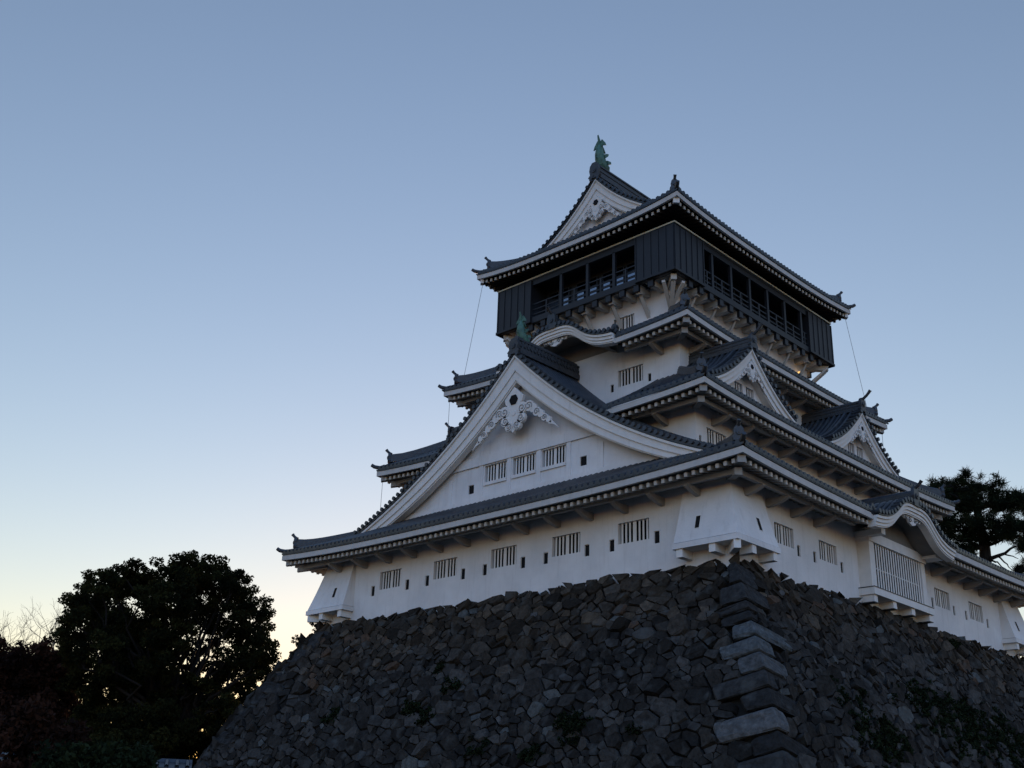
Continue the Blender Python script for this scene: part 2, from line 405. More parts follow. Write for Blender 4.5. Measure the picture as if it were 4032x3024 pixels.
class Roof:
    def __init__(s, cx, cy, a, b, ze, rise, P, D, over, gd=None, ridge_d=None, gy=None, kara=None, label=None, dark=False, brk=1.95, skip=None, Pf=None):
        s.Pf = Pf
        """ze: lower edge of the fascia at the corners; D: depth to the wall per side; over: overhang of the eave"""
        s.cx, s.cy, s.a, s.b, s.ze, s.rise, s.P, s.D, s.over = cx, cy, a, b, ze, rise, P, D, over
        s.gd, s.ridge_d, s.gy, s.kara, s.skip = gd, ridge_d, gy, kara or {}, skip or {}
        s.F = frames(cx, cy, a, b); s.dark = dark
        s.root = MB(); rows = s.root
        for sd, (T, L) in s.F.items(): s.side(rows, sd, T, L)
        s.ob = rows.build('roof', M['tile'], keep, label, recalc=False)
        s.hips()
        s.eaves(brk)
    def zf(s, L, q): return s.ze - s.rise * (1 - min(1, abs(q) / L) ** 3)
    def zt(s, L, q, d):
        t = min(1, abs(q) / max(L - d, .1))
        p = s.P(d)
        if s.Pf and L == s.a: p += (s.Pf(d) - p) * (1 - t ** 5)
        return s.ze - s.rise * (1 - t ** 3) * max(0, 1 - d / 5) + H0 + p
    def dmax(s, sd, L, q):
        hip = L - abs(q)
        if s.gd is not None and sd in ('right', 'left'):
            if hip >= s.gd:
                yw = s.cy + (q if sd == 'right' else -q)
                if s.gy(yw): return s.ridge_d
                return s.D[sd]
            return hip
        return min(s.D[sd], hip)
    def d0(s, sd, L, q):
        for (c, w, K) in s.kara.get(sd, []):
            if abs(q - c) < w:
                k = K(q - c); d = 0.0
                while d < 4 and s.zt(L, q, d) < k - .02: d += .05
                return d
        return 0.0
    def side(s, m, sd, T, L):
        n = int(2 * L / ROW); off = (2 * L - n * ROW) / 2
        Z = Vector((0, 0, 1)); sv = Vector(T(1, 0, 0)) - Vector(T(0, 0, 0)); dv = Vector(T(0, 1, 0)) - Vector(T(0, 0, 0))
        qs = [-L + off + k * ROW for k in range(n + 1)]
        skip = lambda q: any(a < q < b for a, b in s.skip.get(sd, []))
        for k in range(n):
            q = (qs[k] + qs[k + 1]) / 2
            if skip(q): continue
            d0, d1 = s.d0(sd, L, q), s.dmax(sd, L, q)
            if d1 - d0 < .15: continue
            nn = max(2, int((d1 - d0) / .7) + 2)
            tile_row(m, [T(q, d, s.zt(L, q, d) + .01) for d in lin(d0, d1, nn)], Z, sv)
            if d0 == 0:
                cap(m, T(q, .0, s.zt(L, q, 0) + .012), -dv, .118, .08)
                # pan-tile lip hanging between the round ends
                z = s.zt(L, q, 0)
                m.prism(lambda a, b, c: T(q + ROW / 2 + a, b, z + c), [(-.12, -.02), (-.1, -.09), (0, -.125), (.1, -.09), (.12, -.02)], -.015, .02)
        for k in range(n):
            qa, qb = qs[k], qs[k + 1]
            if skip((qa + qb) / 2): continue
            da0, da1, db0, db1 = s.d0(sd, L, qa), s.dmax(sd, L, qa), s.d0(sd, L, qb), s.dmax(sd, L, qb)
            if s.gd is not None and abs(da1 - db1) > 1.0: da1 = db1 = min(da1, db1) if min(da1, db1) > s.gd - ROW * 1.2 else max(da1, db1)
            nn = max(3, int(max(da1 - da0, db1 - db0) / .7) + 2)
            A = [T(qa, d, s.zt(L, qa, d) - .02) for d in lin(da0, max(da1, da0), nn)]
            B = [T(qb, d, s.zt(L, qb, d) - .02) for d in lin(db0, max(db1, db0), nn)]
            m.add(A + B, [(i, nn + i, nn + i + 1, i + 1) for i in range(nn - 1)])
            if da0 == 0 and db0 == 0:
                m.quad(T(qa, 0, s.zt(L, qa, 0) - .02), T(qb, 0, s.zt(L, qb, 0) - .02), T(qb, 0, s.zf(L, qb) + .29), T(qa, 0, s.zf(L, qa) + .29))
    def hips(s):
        for sx, sy_ in ((1, -1), (1, 1), (-1, 1), (-1, -1)):
            dm = min(s.D['front'], s.D['right']) if s.gd is None else s.gd + .7
            m = MB(); pts = []
            for d in lin(.55, dm, 9):
                z = s.ze + H0 + s.P(d) + .20 * math.exp(-(d - .55) / .45)
                pts.append((s.cx + sx * (s.a - d), s.cy + sy_ * (s.b - d), z))
            ridge_strip(m, pts, .17, .42)
            out = Vector((sx, sy_, 0)).normalized()
            p = Vector(pts[0])
            ornament(m, p + out * .08, out, .42, .52, .36)
            c = Vector((s.cx + sx * (s.a - .05), s.cy + sy_ * (s.b - .05), s.ze + H0 + .02))
            m.tube([c - out * .55 + Vector((0, 0, .10)), c - out * .1 + Vector((0, 0, .05)), c + out * .18 + Vector((0, 0, .10)), c + out * .34 + Vector((0, 0, .20))], [.11, .12, .11, .10], 8)
            m.build('hip_ridge', M['ridge'], s.ob)
    def gaps(s, sd, L):
        """spans of the eave line that carry fascia"""
        cut = [(c - w, c + w) for c, w, K in s.kara.get(sd, [])] + list(s.skip.get(sd, []))
        spans = []; x = -L
        for a, b in sorted(cut): spans.append((x, a)); x = b
        spans.append((x, L)); return spans
    def eaves(s, brk):
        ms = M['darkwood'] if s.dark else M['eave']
        fb, rf, so = MB(), MB(), MB(); beams = MB()
        brackets = []
        for sd, (T, L) in s.F.items():
            mid = s.ze - s.rise * .75
            ov = s.over
            for a, b in s.gaps(sd, L):
                n = max(2, int((b - a) / .8) + 1)
                secs = []
                for q in lin(a, b, n):
                    z = s.zf(L, q)
                    f = lambda d: max(-(L - d), min(L - d, q))
                    secs.append([T(f(.04), .04, z), T(f(.04), .04, z + .27), T(f(.17), .17, z + .285), T(f(.17), .17, z)])
                fb.strip(secs)
                # thin dark lath between board and tiles is the roof's own edge; soffit boards:
                vs = []; 
                for q in lin(a, b, n):
                    z = s.zf(L, q)
                    for d in (.16, ov * .5, ov + .05):
                        qq = max(-(L - d), min(L - d, q)); vs.append(T(qq, d, z + .10 + .27 * d))
                so.add(vs, [(3 * i + j, 3 * i + j + 1, 3 * i + j + 4, 3 * i + j + 3) for i in range(n - 1) for j in range(2)])
            k = int((L - .3) / .378); ti = True
            for i in range(-k, k + 1):
                q = i * .378
                if not any(a + .1 < q < b - .1 for a, b in s.gaps(sd, L)): continue
                d1 = min(ov + .02, L - abs(q)); d0 = .27
                if d1 < d0 + .1: continue
                z = s.zf(L, q) - .235
                w = .068
                g0 = lambda d: z + .26 * (d - d0)
                rf.hexa([T(q - w, d0, z), T(q + w, d0, z), T(q + w, d1, g0(d1)), T(q - w, d1, g0(d1)),
                         T(q - w, d0, z + .17), T(q + w, d0, z + .17), T(q + w, d1, g0(d1) + .17), T(q - w, d1, g0(d1) + .17)], 0)
                if s.dark or ti: rf.box(T, q - w - .003, q + w + .003, d0 - .03, d0 + .03, z - .004, z + .176, 1)
            if s.dark: continue
            # carrying beam and elbow brackets
            db = ov * .5; zb = mid - .2 + .26 * (db - .27)
            for a, b in s.gaps(sd, L):
                beams.box(T, max(a + .05, -(L - db)), min(b - .05, L - db), db - .09, db + .09, zb - .2, zb)
            k = int((L - ov) / brk)
            for i in range(-k, k + 1):
                q = i * brk
                if not any(a + .2 < q < b - .2 for a, b in s.gaps(sd, L)): continue
                if sd in ('back', 'left') and i % 2: continue
                t0, t1 = db - .16, ov + .02
                prof = [(t0, zb - .2), (t0, zb - .28)] + [(t0 + (t1 - t0) * u, zb - .28 - .28 * (1 - (1 - u) ** 2.2)) for u in (.15, .35, .55, .75)] + [(t1, zb - .55), (t1, zb - .2)]
                brackets.append((T, q, prof))
        fb.build('fascia_board', M['fascia'], s.ob)
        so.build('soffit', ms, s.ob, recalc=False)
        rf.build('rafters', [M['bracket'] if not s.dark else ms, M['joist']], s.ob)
        if not s.dark:
            beams.build('eave_beam', M['bracket'], s.ob)
            for T, q, prof in brackets:
                b = MB(); b.prism(lambda a, bb, c, T=T, q=q: T(q + bb, a, c), prof, -.11, .11); b.build('eave_bracket', M['bracket'], s.ob)
        # diagonal beam under every corner
        for sx, sy_ in ((1, -1), (1, 1), (-1, 1), (-1, -1)):
            if s.cy != 0 and (sx, sy_) == (-1, 1): continue
            m = MB(); o = Vector((sx, sy_, 0)).normalized(); x = Vector((-o.y, o.x, 0))
            def seg(d0, d1, z0, z1, hh, w, mi=0):
                P0 = Vector((s.cx + sx * (s.a - d0), s.cy + sy_ * (s.b - d0), 0)); P1 = Vector((s.cx + sx * (s.a - d1), s.cy + sy_ * (s.b - d1), 0))
                m.hexa([tuple(P + k + Vector((0, 0, z + h))) for h in (0, hh) for P, k, z in ((P0, x * w, z0), (P1, x * w, z1), (P1, -x * w, z1), (P0, -x * w, z0))], mi)
            seg(.24, s.over, s.ze - .31, s.ze - .31 + .2 * s.over, .29, .16, 0 if not s.dark else 0)
            if s.dark: seg(.20, .34, s.ze - .314, s.ze - .304, .30, .165, 1)
            else: seg(s.over * .36, s.over, s.ze - .62, s.ze - .62 + .16 * s.over, .30, .15)
            m.build('corner_beam', [M['bracket'] if not s.dark else M['darkwood'], M['trim']], s.ob)

P1 = lambda d: .3068 * d + .01093 * d * d + .000548 * d ** 3
P23 = lambda d: .48 * d + .022 * d * d
P4 = lambda d: .3623 * d + .00575 * d * d + .00449 * d ** 3
def kcurve(W, z0, h):
    g = lambda u: 1 / (1 + (u / .50) ** 4.2)
    g1 = g(1)
    def K(x):
        u = min(1, abs(x) / W)
        return z0 + h * (g(u) - g1) / (1 - g1)
    return K
K1 = kcurve(4.05, 3.62, 1.32)      # wavy gable over the bay, side of roof 1
K3 = kcurve(4.1, 13.94, 1.40)      # wavy gable on the front of roof 3
r1 = Roof(CX - .1, CY1, 15.0, 16.385, 3.62, .33, P1, {'front': 3.4, 'right': 5.62, 'back': 3.4, 'left': 5.62}, 1.95, gd=2.35, ridge_d=15.0,
          gy=lambda y: .45 <= y <= 5.5 or 23.5 <= y <= 28.6, kara={'right': [(12.72 - CY1, 4.05, K1)]}, label='lowest roof, spreading out from the big front gable', Pf=lambda d: .42 * d + .015 * d * d)
r2 = Roof(CX, CY, 11.19, 12.88, 8.52, .30, P23, {'front': 4.25, 'right': 4.27, 'back': 4.25, 'left': 4.27}, 1.80, label='second roof with pointed dormer gables',
          skip={'front': [(-5.3, 5.3)]})
r3 = Roof(CX, CY, 8.67, 10.41, 13.55, .30, P23, {'front': 3.35, 'right': 3.42, 'back': 3.35, 'left': 3.42}, 1.76, kara={'front': [(0, 4.1, K3)]}, label='third roof with a wavy gable in front')
r4 = Roof(CX, CY, 7.48, 9.32, 21.25, .36, P4, {'front': 2.75, 'right': 3.0, 'back': 2.75, 'left': 3.0}, 2.2, gd=2.1, ridge_d=7.48,
          gy=lambda y: True, dark=True, label='topmost roof above the black storey')
# ------------------------------------------------------------------ gables
def band(m, T, top, bot, q0, q1, hs, mi=0):
    """board between two height curves, both sides of the gable, from q0 (front) to q1 (back)"""
    for sg in (1, -1):
        secs = []
        for h in hs:
            zt, zb = top(h), bot(h)
            secs.append([T(sg * h, q0, zt), T(sg * h, q1, zt), T(sg * h, q1, zb), T(sg * h, q0, zb)])
        m.strip(secs, mi=mi)
def spiral(m, T, a, c, r, q, sgn=1, turns=1.5, start=0.0, th=.035, mi=0):
    n = 22; pts = []
    for i in range(n):
        t = i / (n - 1); ang = start + sgn * turns * 2 * math.pi * t; rr = r * (1 - .86 * t)
        pts.append(T(a + rr * math.cos(ang), q, c + rr * math.sin(ang)))
    m.tube(pts, th, 5, mi)
def pendant(T, q, zc, k, slope, parent, wings=3):
    """carved gable pendant: hexagonal boss, scrolled body, scrolled wings along the barge boards"""
    m = MB(); t0, t1 = q - .10 * k, q + .06 * k
    body = [(0, 1.0), (-.66, .40), (-.60, .14), (-.47, .02), (-.55, -.2), (-.66, -.5), (-.58, -.85), (-.42, -1.12), (-.25, -1.35), (-.10, -1.45), (0, -1.55)]
    poly = body + [(-a, c) for a, c in body[-2:0:-1]]
    m.prism(T, [(a * k, zc + c * k) for a, c in poly], t0, t1)
    # boss
    m.disc(T, 0, zc + .28 * k, .30 * k, t1, t1 + .05 * k, 6, 1)
    m.disc(T, 0, zc - .45 * k, .16 * k, t1, t1 + .03 * k, 10, 0)
    for sg in (1, -1):
        for (a, c, r, st) in ((.62, -.30, .27, .5), (.56, -.82, .23, -.3), (.28, -1.16, .21, -1.0)):
            m.disc(T, sg * a * k, zc + c * k, (r + .06) * k, t0, t1 + .035 * k, 14, 0)
            spiral(m, T, sg * a * k, zc + c * k, r * k, t1 + .04 * k, -sg, 1.5, st if sg > 0 else math.pi - st, .030 * k, 2)
        # wings
        for i in range(wings):
            h = (1.05 + .55 * i) * k; z = zc + .5 * k - slope(h) ; r = (.30 - .05 * i) * k
            m.disc(T, sg * h, z + .05 * k, r, t0, t1 - .02, 12, 0)
            m.disc(T, sg * (h + .27 * k), z + .10 * k - slope(.27 * k), r * .85, t0, t1 - .03, 10, 0)
            m.prism(T, [(sg * (h - .2 * k), z + .42 * k), (sg * (h + .4 * k), z + .42 * k - slope(.6 * k)), (sg * (h + .45 * k), z + .0 * k - slope(.45 * k)), (sg * (h - .1 * k), z - .05 * k)], t0, t1 - .05)
            spiral(m, T, sg * h, z + .05 * k, r * .78, t1 - .01, sg, 1.4, -.5 if sg > 0 else math.pi + .5, .028 * k, 2)
        h = (1.05 + .55 * wings) * k; z = zc + .5 * k - slope(h)
        m.prism(T, [(sg * (h - .25 * k), z + .40 * k), (sg * (h + .35 * k), z - .22 * k), (sg * (h + .05 * k), z - .02 * k), (sg * (h - .3 * k), z + .1 * k)], t0, t1 - .05)
    return m.build('gable_pendant', [M['trim'], M['void'], M['groove_shade']], parent)
def shachi(base, out, k, tint=None):
    """dolphin-like bronze ridge fish, head down on the ridge, tail up"""
    p = Vector(base); o = Vector(out); x = Vector((-o.y, o.x, 0)); z = Vector((0, 0, 1))
    W = lambda a, b, c: tuple(p + x * a * k + o * b * k + z * c * k)
    m = MB()
    path = [(-.66, .05, .14), (-.52, .18, .26), (-.32, .28, .32), (-.12, .42, .33), (.0, .66, .31), (.05, .92, .28), (.06, 1.16, .23), (.03, 1.36, .17), (.0, 1.52, .10)]
    secs = []
    for i, (b, c, r) in enumerate(path):
        nb, nc, _ = path[min(i + 1, len(path) - 1)]; pb, pc, _ = path[max(i - 1, 0)]
        d = Vector((0, nb - pb, nc - pc)).normalized(); nrm = Vector((0, -d.z, d.y))
        r *= 1.06
        secs.append([W(r * .8 * math.cos(t), b + nrm.y * r * math.sin(t), c + nrm.z * r * math.sin(t)) for t in [2 * math.pi * j / 10 for j in range(10)]])
    m.strip(secs)
    T = lambda b, a, c: W(a, b, c)       # profile in (b,c), thickness in a
    def fin(poly, a0, a1): m.prism(T, poly, a0, a1)
    fin([(.0, 1.38), (.10, 1.50), (.16, 1.78), (.20, 2.12), (.08, 1.92), (.00, 1.80), (-.10, 1.66), (-.30, 1.44), (-.44, 1.22), (-.30, 1.30), (-.16, 1.36)], -.045, .045)      # tail
    for sg in (1, -1):                                                 # tail lobes to the sides
        m.prism(lambda a, b, c: W(a, b, c), [(sg * .05, 1.34), (sg * .22, 1.46), (sg * .44, 1.36), (sg * .36, 1.58), (sg * .16, 1.86), (sg * .03, 1.70)], -.02, .05)
    for j in range(6):                                                  # spines along the back
        c = .5 + .15 * j; fin([(.20 - .015 * j, c), (.38 - .03 * j, c + .10), (.20 - .02 * j, c + .15)], -.03, .03)
    for sg in (1, -1):
        m.prism(lambda a, b, c: W(b * sg, a, c), [(-.1, .62), (-.34, .86), (-.40, 1.02), (-.22, .98), (-.02, .84)], .18, .30)
        m.prism(lambda a, b, c: W(b * sg, a, c), [(-.34, .34), (-.62, .5), (-.58, .62), (-.26, .56)], .2, .30)
        m.tube([W(sg * .16, -.5, .24), W(sg * .2, -.54, .27), W(sg * .2, -.58, .27)], [.06, .07, .03], 6)
    fin([(-.5, .34), (-.44, .62), (-.32, .42), (-.26, .58), (-.2, .38)], -.05, .05)
    return m.build('fish_ornament', M['bronze'], keep, smooth=False)

def edge_band(m, T, Gz, hs_max, q0, q1, step=.335, h0=.25):
    """short cover tiles pointing out along the barge, with round ends"""
    h = h0
    while h < hs_max:
        for sg in (1, -1):
            z = Gz(h); p0, p1 = Vector(T(sg * h, q0, z + .03)), Vector(T(sg * h, q1, z + .05))
            m.tube([p0, p1], .092, 8)
            m.tube([p1 + (p0 - p1) * .12, p1 + (p1 - p0).normalized() * .02], .115, 8)
        h += step * .93
def gable(T, w, Gz, wb, th, qb, qw, zbase, parent, roof=False, rlen=None, ridge=(.24, .62), holes=(), nb=7, pend=None, orn=(.75, .95, .9), q_edge=.06, loops=(), posts=False, name='gable', wall_w=None, rows_q=-.5):
    """T(s,q,z): q outward. Gz: tile height over |s|. barge boards up to |s|=wb, th(h): height of the boards"""
    Z = Vector((0, 0, 1))
    # wall first: it is the part, everything else hangs on it
    gw = MB(); ww = wall_w or wb
    S = sorted({*lin(-ww, ww, 25), *[h[0] for h in holes], *[h[1] for h in holes], *[h[0] for h in loops], *[h[1] for h in loops], 0.0})
    allh = list(holes) + list(loops)
    for a, b in zip(S[:-1], S[1:]):
        mid = (a + b) / 2; ta, tb = Gz(abs(a)) - .35, Gz(abs(b)) - .35
        za, zb = zbase(abs(a)), zbase(abs(b))
        hh = [h for h in allh if h[0] < mid < h[1]]
        if ta < za + .02 and tb < zb + .02: continue
        if hh:
            h = hh[0]
            gw.quad(T(a, qw, za), T(b, qw, zb), T(b, qw, h[2]), T(a, qw, h[2])); gw.quad(T(a, qw, h[3]), T(b, qw, h[3]), T(b, qw, tb), T(a, qw, ta))
        else: gw.quad(T(a, qw, za), T(b, qw, zb), T(b, qw, max(tb, zb)), T(a, qw, max(ta, za)))
    Tw = lambda s, d, z: T(s, qw - d, z)
    for a, b, c, d in allh:
        for A_, B_, C_, D_ in (((a, c), (b, c), 1, 1), ((a, d), (b, d), 1, 1), ((a, c), (a, d), 1, 1), ((b, c), (b, d), 1, 1)):
            gw.quad(Tw(A_[0], 0, A_[1]), Tw(B_[0], 0, B_[1]), Tw(B_[0], .26, B_[1]), Tw(A_[0], .26, A_[1]))
    if posts:
        za = posts['z0']
        for s_, z1 in posts['v']: gw.box(Tw, s_ - .13, s_ + .13, -.05, .01, za, z1)
        gw.box(Tw, -posts['hw'], posts['hw'], -.09, .01, posts['beam'][0], posts['beam'][1])
        gw.box(Tw, -posts['bw'], posts['bw'], -.08, .01, za - .2, za + .05)
        for a, b, c, d in holes: gw.box(Tw, a - .02, b + .02, -.07, .01, c - .17, c - .005)
    g_ = gw.build(name, M['plaster'], parent)
    for h in holes: window(Tw, h, g_, nb, 'window', nb > 4)
    for h in loops: loophole(Tw, h, g_)
    # barge boards in three stepped layers
    hs = lin(0, wb, 26); top = lambda h: Gz(h) - .20
    bb = MB()
    band(bb, T, top, lambda h: top(h) - .13, -.04, -.6, hs)
    band(bb, T, lambda h: top(h) - .125, lambda h: top(h) - th(h) * .58, -.13, -.6, hs)
    band(bb, T, lambda h: top(h) - th(h) * .575, lambda h: top(h) - th(h) * .93, -.20, -.62, hs)
    band(bb, T, lambda h: top(h) - th(h) * .925, lambda h: top(h) - th(h), -.26, -.64, hs)
    bb.build('barge_board', M['trim'], g_)
    tl = MB()
    edge_band(tl, T, Gz, wb - .05, -.5, q_edge)
    hs2 = lin(0, w, 24)
    for sg in (1, -1):       # roof edge slab under those tiles
        tl.strip([[T(sg * h, q_edge - .06, Gz(h) + .01), T(sg * h, -.62, Gz(h) + .01), T(sg * h, -.62, Gz(h) - .20), T(sg * h, q_edge - .06, Gz(h) - .17)] for h in lin(0, wb, 24)])
    if roof:
        for sg in (1, -1):
            A = []; nq = 2
            for h in hs2: A += [T(sg * h, rows_q, Gz(h) - .02), T(sg * h, qb, Gz(h) - .02)]
            tl.add(A, [(2 * i, 2 * i + 1, 2 * i + 3, 2 * i + 2) for i in range(len(hs2) - 1)])
            q = rows_q - .12
            sv = Vector(T(0, 1, 0)) - Vector(T(0, 0, 0))
            while q > qb:
                tile_row(tl, [T(sg * h, q, Gz(h) + .01) for h in hs2[::2] + [w]], Z, sv); q -= ROW
        # ridge running down beside the barge
        for sg in (1, -1):
            ridge_strip(tl, [T(sg * h, -.95, Gz(h)) for h in lin(.3, wb * .93, 14)], .10, .24)
    tl.build('gable_roof', M['tile'], g_)
    # main ridge and its end tile
    rw, rh = ridge
    rg = MB(); L0 = rlen if rlen is not None else qb
    z0 = Gz(0)
    for i, (f, hh0, hh1) in enumerate(((1.15, -.2, .18), (.86, .18, .34), (1.0, .34, .50), (.86, .50, .72), (1.06, .72, .84))):
        rg.box(T, -rw * f, rw * f, L0, -.12, z0 + rh * hh0, z0 + rh * hh1)
    rg.tube([T(0, L0, z0 + rh * .92), T(0, -.1, z0 + rh * .92)], rw * .62, 8)
    # scale pattern on the ridge side: small overlapping discs
    if rw > .3:
        q = -.35
        while q > L0 + .2:
            for sg in (1, -1):
                for j, hz in enumerate((.26, .42, .61)):
                    p = Vector(T(sg * rw * (.88 if j != 1 else 1.0), q - (.13 if j % 2 else 0), z0 + rh * hz))
                    sd = Vector(T(sg, 0, 0)) - Vector(T(0, 0, 0)); rg.tube([p, p + sd * .04], .11, 7)
            q -= .26
    out = Vector(T(0, 1, 0)) - Vector(T(0, 0, 0))
    ornament(rg, Vector(T(0, .02, z0 - .05)), out, orn[0], orn[1], orn[2])
    rg.build('ridge', M['ridge'], g_)
    if pend: pendant(T, pend[0], pend[1], pend[2], pend[3], g_, pend[4])
    return g_

# great gable over the front
yg = .55
TG = lambda s, q, z: (CX + s, yg - q, z)
GG = lambda h: 3.62 + H0 + P1(14.95 - h)
skirt1 = lambda h: r1.zt(14.9, 0, 1.885 + 1.4) - .05
hw = [(x - .79 - CX, x + .79 - CX, 6.53, 7.44) for x in (-14.82, -12.84, -10.86)]
gable(TG, 14.95, GG, 12.1, lambda h: 1.45 - .066 * h, -5.0, -.85, skirt1, keep, holes=hw, loops=[(-8.99 - CX - .2, -8.99 - CX + .22, 6.12, 6.6), (-16.78 - CX, -16.36 - CX, 6.12, 6.6)],
      rlen=-4.9, ridge=(.31, .78), pend=(-.18, 9.98, .97, lambda h: .80 * h, 3), orn=(.66, .74, 0),
      posts={'z0': 5.72, 'v': [(-2.85, 7.5), (-.85, 7.5), (1.18, 7.5), (3.12, 7.5), (5.15, 7.05), (-5.1, 7.05)], 'hw': 6.3, 'bw': 8.9, 'beam': (7.5, 7.98)}, wall_w=9.6)
for sg in (1, -1):          # descending ridges beside the great gable
    m = MB(); ridge_strip(m, [TG(sg * h, -1.5, GG(h)) for h in lin(5.0, 12.4, 16)], .15, .36)
    m.build('descending_ridge', M['ridge'], r1.ob)
shachi((CX, yg + .5, 13.58), (0, -1, 0), .81)

# top gable, front and back
GT = lambda h: 21.25 + H0 + P4(7.48 - h)
for i, (yy, sg) in enumerate(((6.95, -1), (2 * CY - 6.95, 1))):
    TT = lambda s, q, z, yy=yy, sg=sg: (CX - sg * s, yy + sg * q, z)
    gable(TT, 7.48, GT, 5.3, lambda h: 1.15 - .10 * h, -7.1, -.52, lambda h: 22.0, keep, rlen=-7.15, ridge=(.30, .80), pend=(-.16, 24.62, .66, lambda h: 1.0 * h, 3), orn=(.74, .95, 0), wall_w=4.6)
    shachi((CX, yy - sg * .5, 27.30), (0, sg, 0), 1.10)

# dormer gables on roof 2
GD = lambda h: 9.62 + 2.62 * (.45 * (1 - h / 3.5) ** 2 + .55 * (1 - h / 3.5)) if h <= 3.5 else 9.62 - (h - 3.5) * .41
def dormer(T, wins=True):
    gable(T, 4.1, GD, 3.75, lambda h: .86 - .06 * h, -3.75, -.6, lambda h: 8.9, keep, roof=True, rlen=-3.75, ridge=(.17, .46), nb=3,
          holes=[(-.86, -.16, 9.55, 10.25), (.12, .82, 9.55, 10.25)] if wins else [], pend=(-.14, 10.98, .44, lambda h: .95 * h, 3), orn=(.56, .66, .72))
for y in (6.3, 17.3):
    dormer(lambda s, q, z, y=y: (-2.4 + q, y + s, z))
for y in (6.3, 17.3):
    dormer(lambda s, q, z, y=y: (2 * CX + 2.4 - q, y - s, z), False)

# ------------------------------------------------------------------ wavy gables
def wavy(T, K, W, back, wallq, zfloor, q0=.22, pend=True, label=None):
    Z = Vector((0, 0, 1))
    top = lambda x: K(x) - .13
    g = MB(); ss = lin(-W, W, 41)
    def lay(z0, z1, qa, qb, mi=0):
        g.strip([[T(x, qa, top(x) - z0), T(x, qb, top(x) - z0), T(x, qb, top(x) - z1), T(x, qa, top(x) - z1)] for x in ss], mi=mi)
    lay(0, .13, q0, -.35); lay(.125, .30, q0 - .07, -.35); lay(.295, .44, q0 - .13, -.35); lay(.435, .50, q0 - .17, -.35)
    o = g.build('wavy_gable', M['trim'], keep, label)
    # arched ceiling and the wall behind it
    c = MB()
    xs = [x for x in ss if abs(x) < W * .80]
    c.strip([[T(x, -.3, top(x) - .34), T(x, wallq + .01, top(x) - .34)] for x in xs], closed=False, caps=False)
    for a, b in zip(xs[:-1], xs[1:]):
        c.quad(T(a, wallq, zfloor), T(b, wallq, zfloor), T(b, wallq, max(zfloor, top(b) - .30)), T(a, wallq, max(zfloor, top(a) - .30)))
    c.build('gable_soffit', M['eave'], o, recalc=False)
    # tiles: rows run down both flanks from the ridge
    t = MB(); sv = Vector(T(0, 1, 0)) - Vector(T(0, 0, 0))
    A = []
    for x in ss: A += [T(x, q0 + .05, K(x) - .02), T(x, back, K(x) - .02)]
    t.add(A, [(2 * i, 2 * i + 1, 2 * i + 3, 2 * i + 2) for i in range(len(ss) - 1)])
    t.strip([[T(x, q0 + .05, K(x) - .02), T(x, q0 + .05, K(x) - .12)] for x in ss], closed=False, caps=False)
    q = q0 - .42
    while q > back:
        for sg in (1, -1): tile_row(t, [T(sg * x, q, K(x) + .01) for x in lin(.1, W, 15)], Z, sv)
        q -= ROW
    edge_band(t, T, K, W, q0 - .36, q0 + .09, .33, .3)
    ridge_strip(t, [T(0, q, K(0)) for q in (q0 - .05, back)], .19, .66)
    ornament(t, Vector(T(0, q0 + .03, K(0) - .02)), sv, .6, .86, .55)
    for sg in (1, -1): ornament(t, Vector(T(sg * W, q0 - .25, K(W) + .02)), sv, .34, .40, 0)
    t.build('gable_roof', M['tile'], o, recalc=False)
    if pend:
        p = MB(); zc = top(0) - .62; q = -.1
        body = [(-1.35, .16), (-1.1, .02), (-.85, .08), (-.7, -.06), (-.45, -.02), (-.3, -.2), (0, -.30)]
        poly = body + [(-a, z) for a, z in body[-2::-1]] + [(1.2, .2), (.6, .30), (0, .34), (-.6, .30), (-1.2, .2)]
        p.prism(T, [(a * 1.05, zc + z) for a, z in poly], q - .08, q + .02)
        for sg in (1, -1):
            for a, z, r in ((.28, -.02, .15), (.66, .06, .13), (.98, .10, .10)): spiral(p, T, sg * a, zc + z, r, q + .03, sg, 1.3, 0, .022, 1)
        p.disc(T, 0, zc + .02, .10, q + .02, q + .05, 8)
        p.build('gable_pendant', [M['trim'], M['ridge']], o)
    return o
TK3 = lambda s, q, z: (CX + s, CY - 10.41 - q, z)
wavy(TK3, K3, 4.1, -3.3, -1.70, 13.9, label='wavy gable under the black storey')
TK1 = lambda s, q, z: (1.9 + q, 12.72 + s, z)
wavy(TK1, K1, 4.05, -4.6, -1.28, 3.4, q0=.18, label='wavy gable over the latticed bay')

# ------------------------------------------------------------------ latticed bay on the side wall
by0, by1, bx = 10.5, 16.25, .62
bay = MB()
TB = lambda y, d, z: (bx - d, y, z)
bay.box(TB, by0, by0 + .42, -.0, bx + .01, .78, 3.35); bay.box(TB, by1 - .42, by1, 0, bx + .01, .78, 3.35)      # corner posts
bay.box(TB, by0 + .42, by1 - .42, .24, .36, .78, 2.95, 1)
bay.box(TB, by0 - .08, by1 + .08, -.06, bx + .01, 2.92, 3.38)          # lintel
bay.box(TB, by0 + .42, by1 - .42, .02, .1, .76, .86)
bo = bay.build('bay_window', [M['trim'], M['void']], keep)
lat = MB(); n = 20; w = (by1 - by0 - .84) / n
for i in range(n):
    y = by0 + .42 + (i + .5) * w; lat.box(TB, y - w * .25, y + w * .25, .05, .062, .86, 2.92)
lat.box(TB, by0 + .42, by1 - .42, .16, .19, 1.75, 1.81)
lat.build('lattice', M['trim'], bo)
s_ = MB(); s_.box(TB, by0 - .14, by1 + .2, -.16, bx + .01, .40, .72); s_.build('sill', M['trim'], bo)
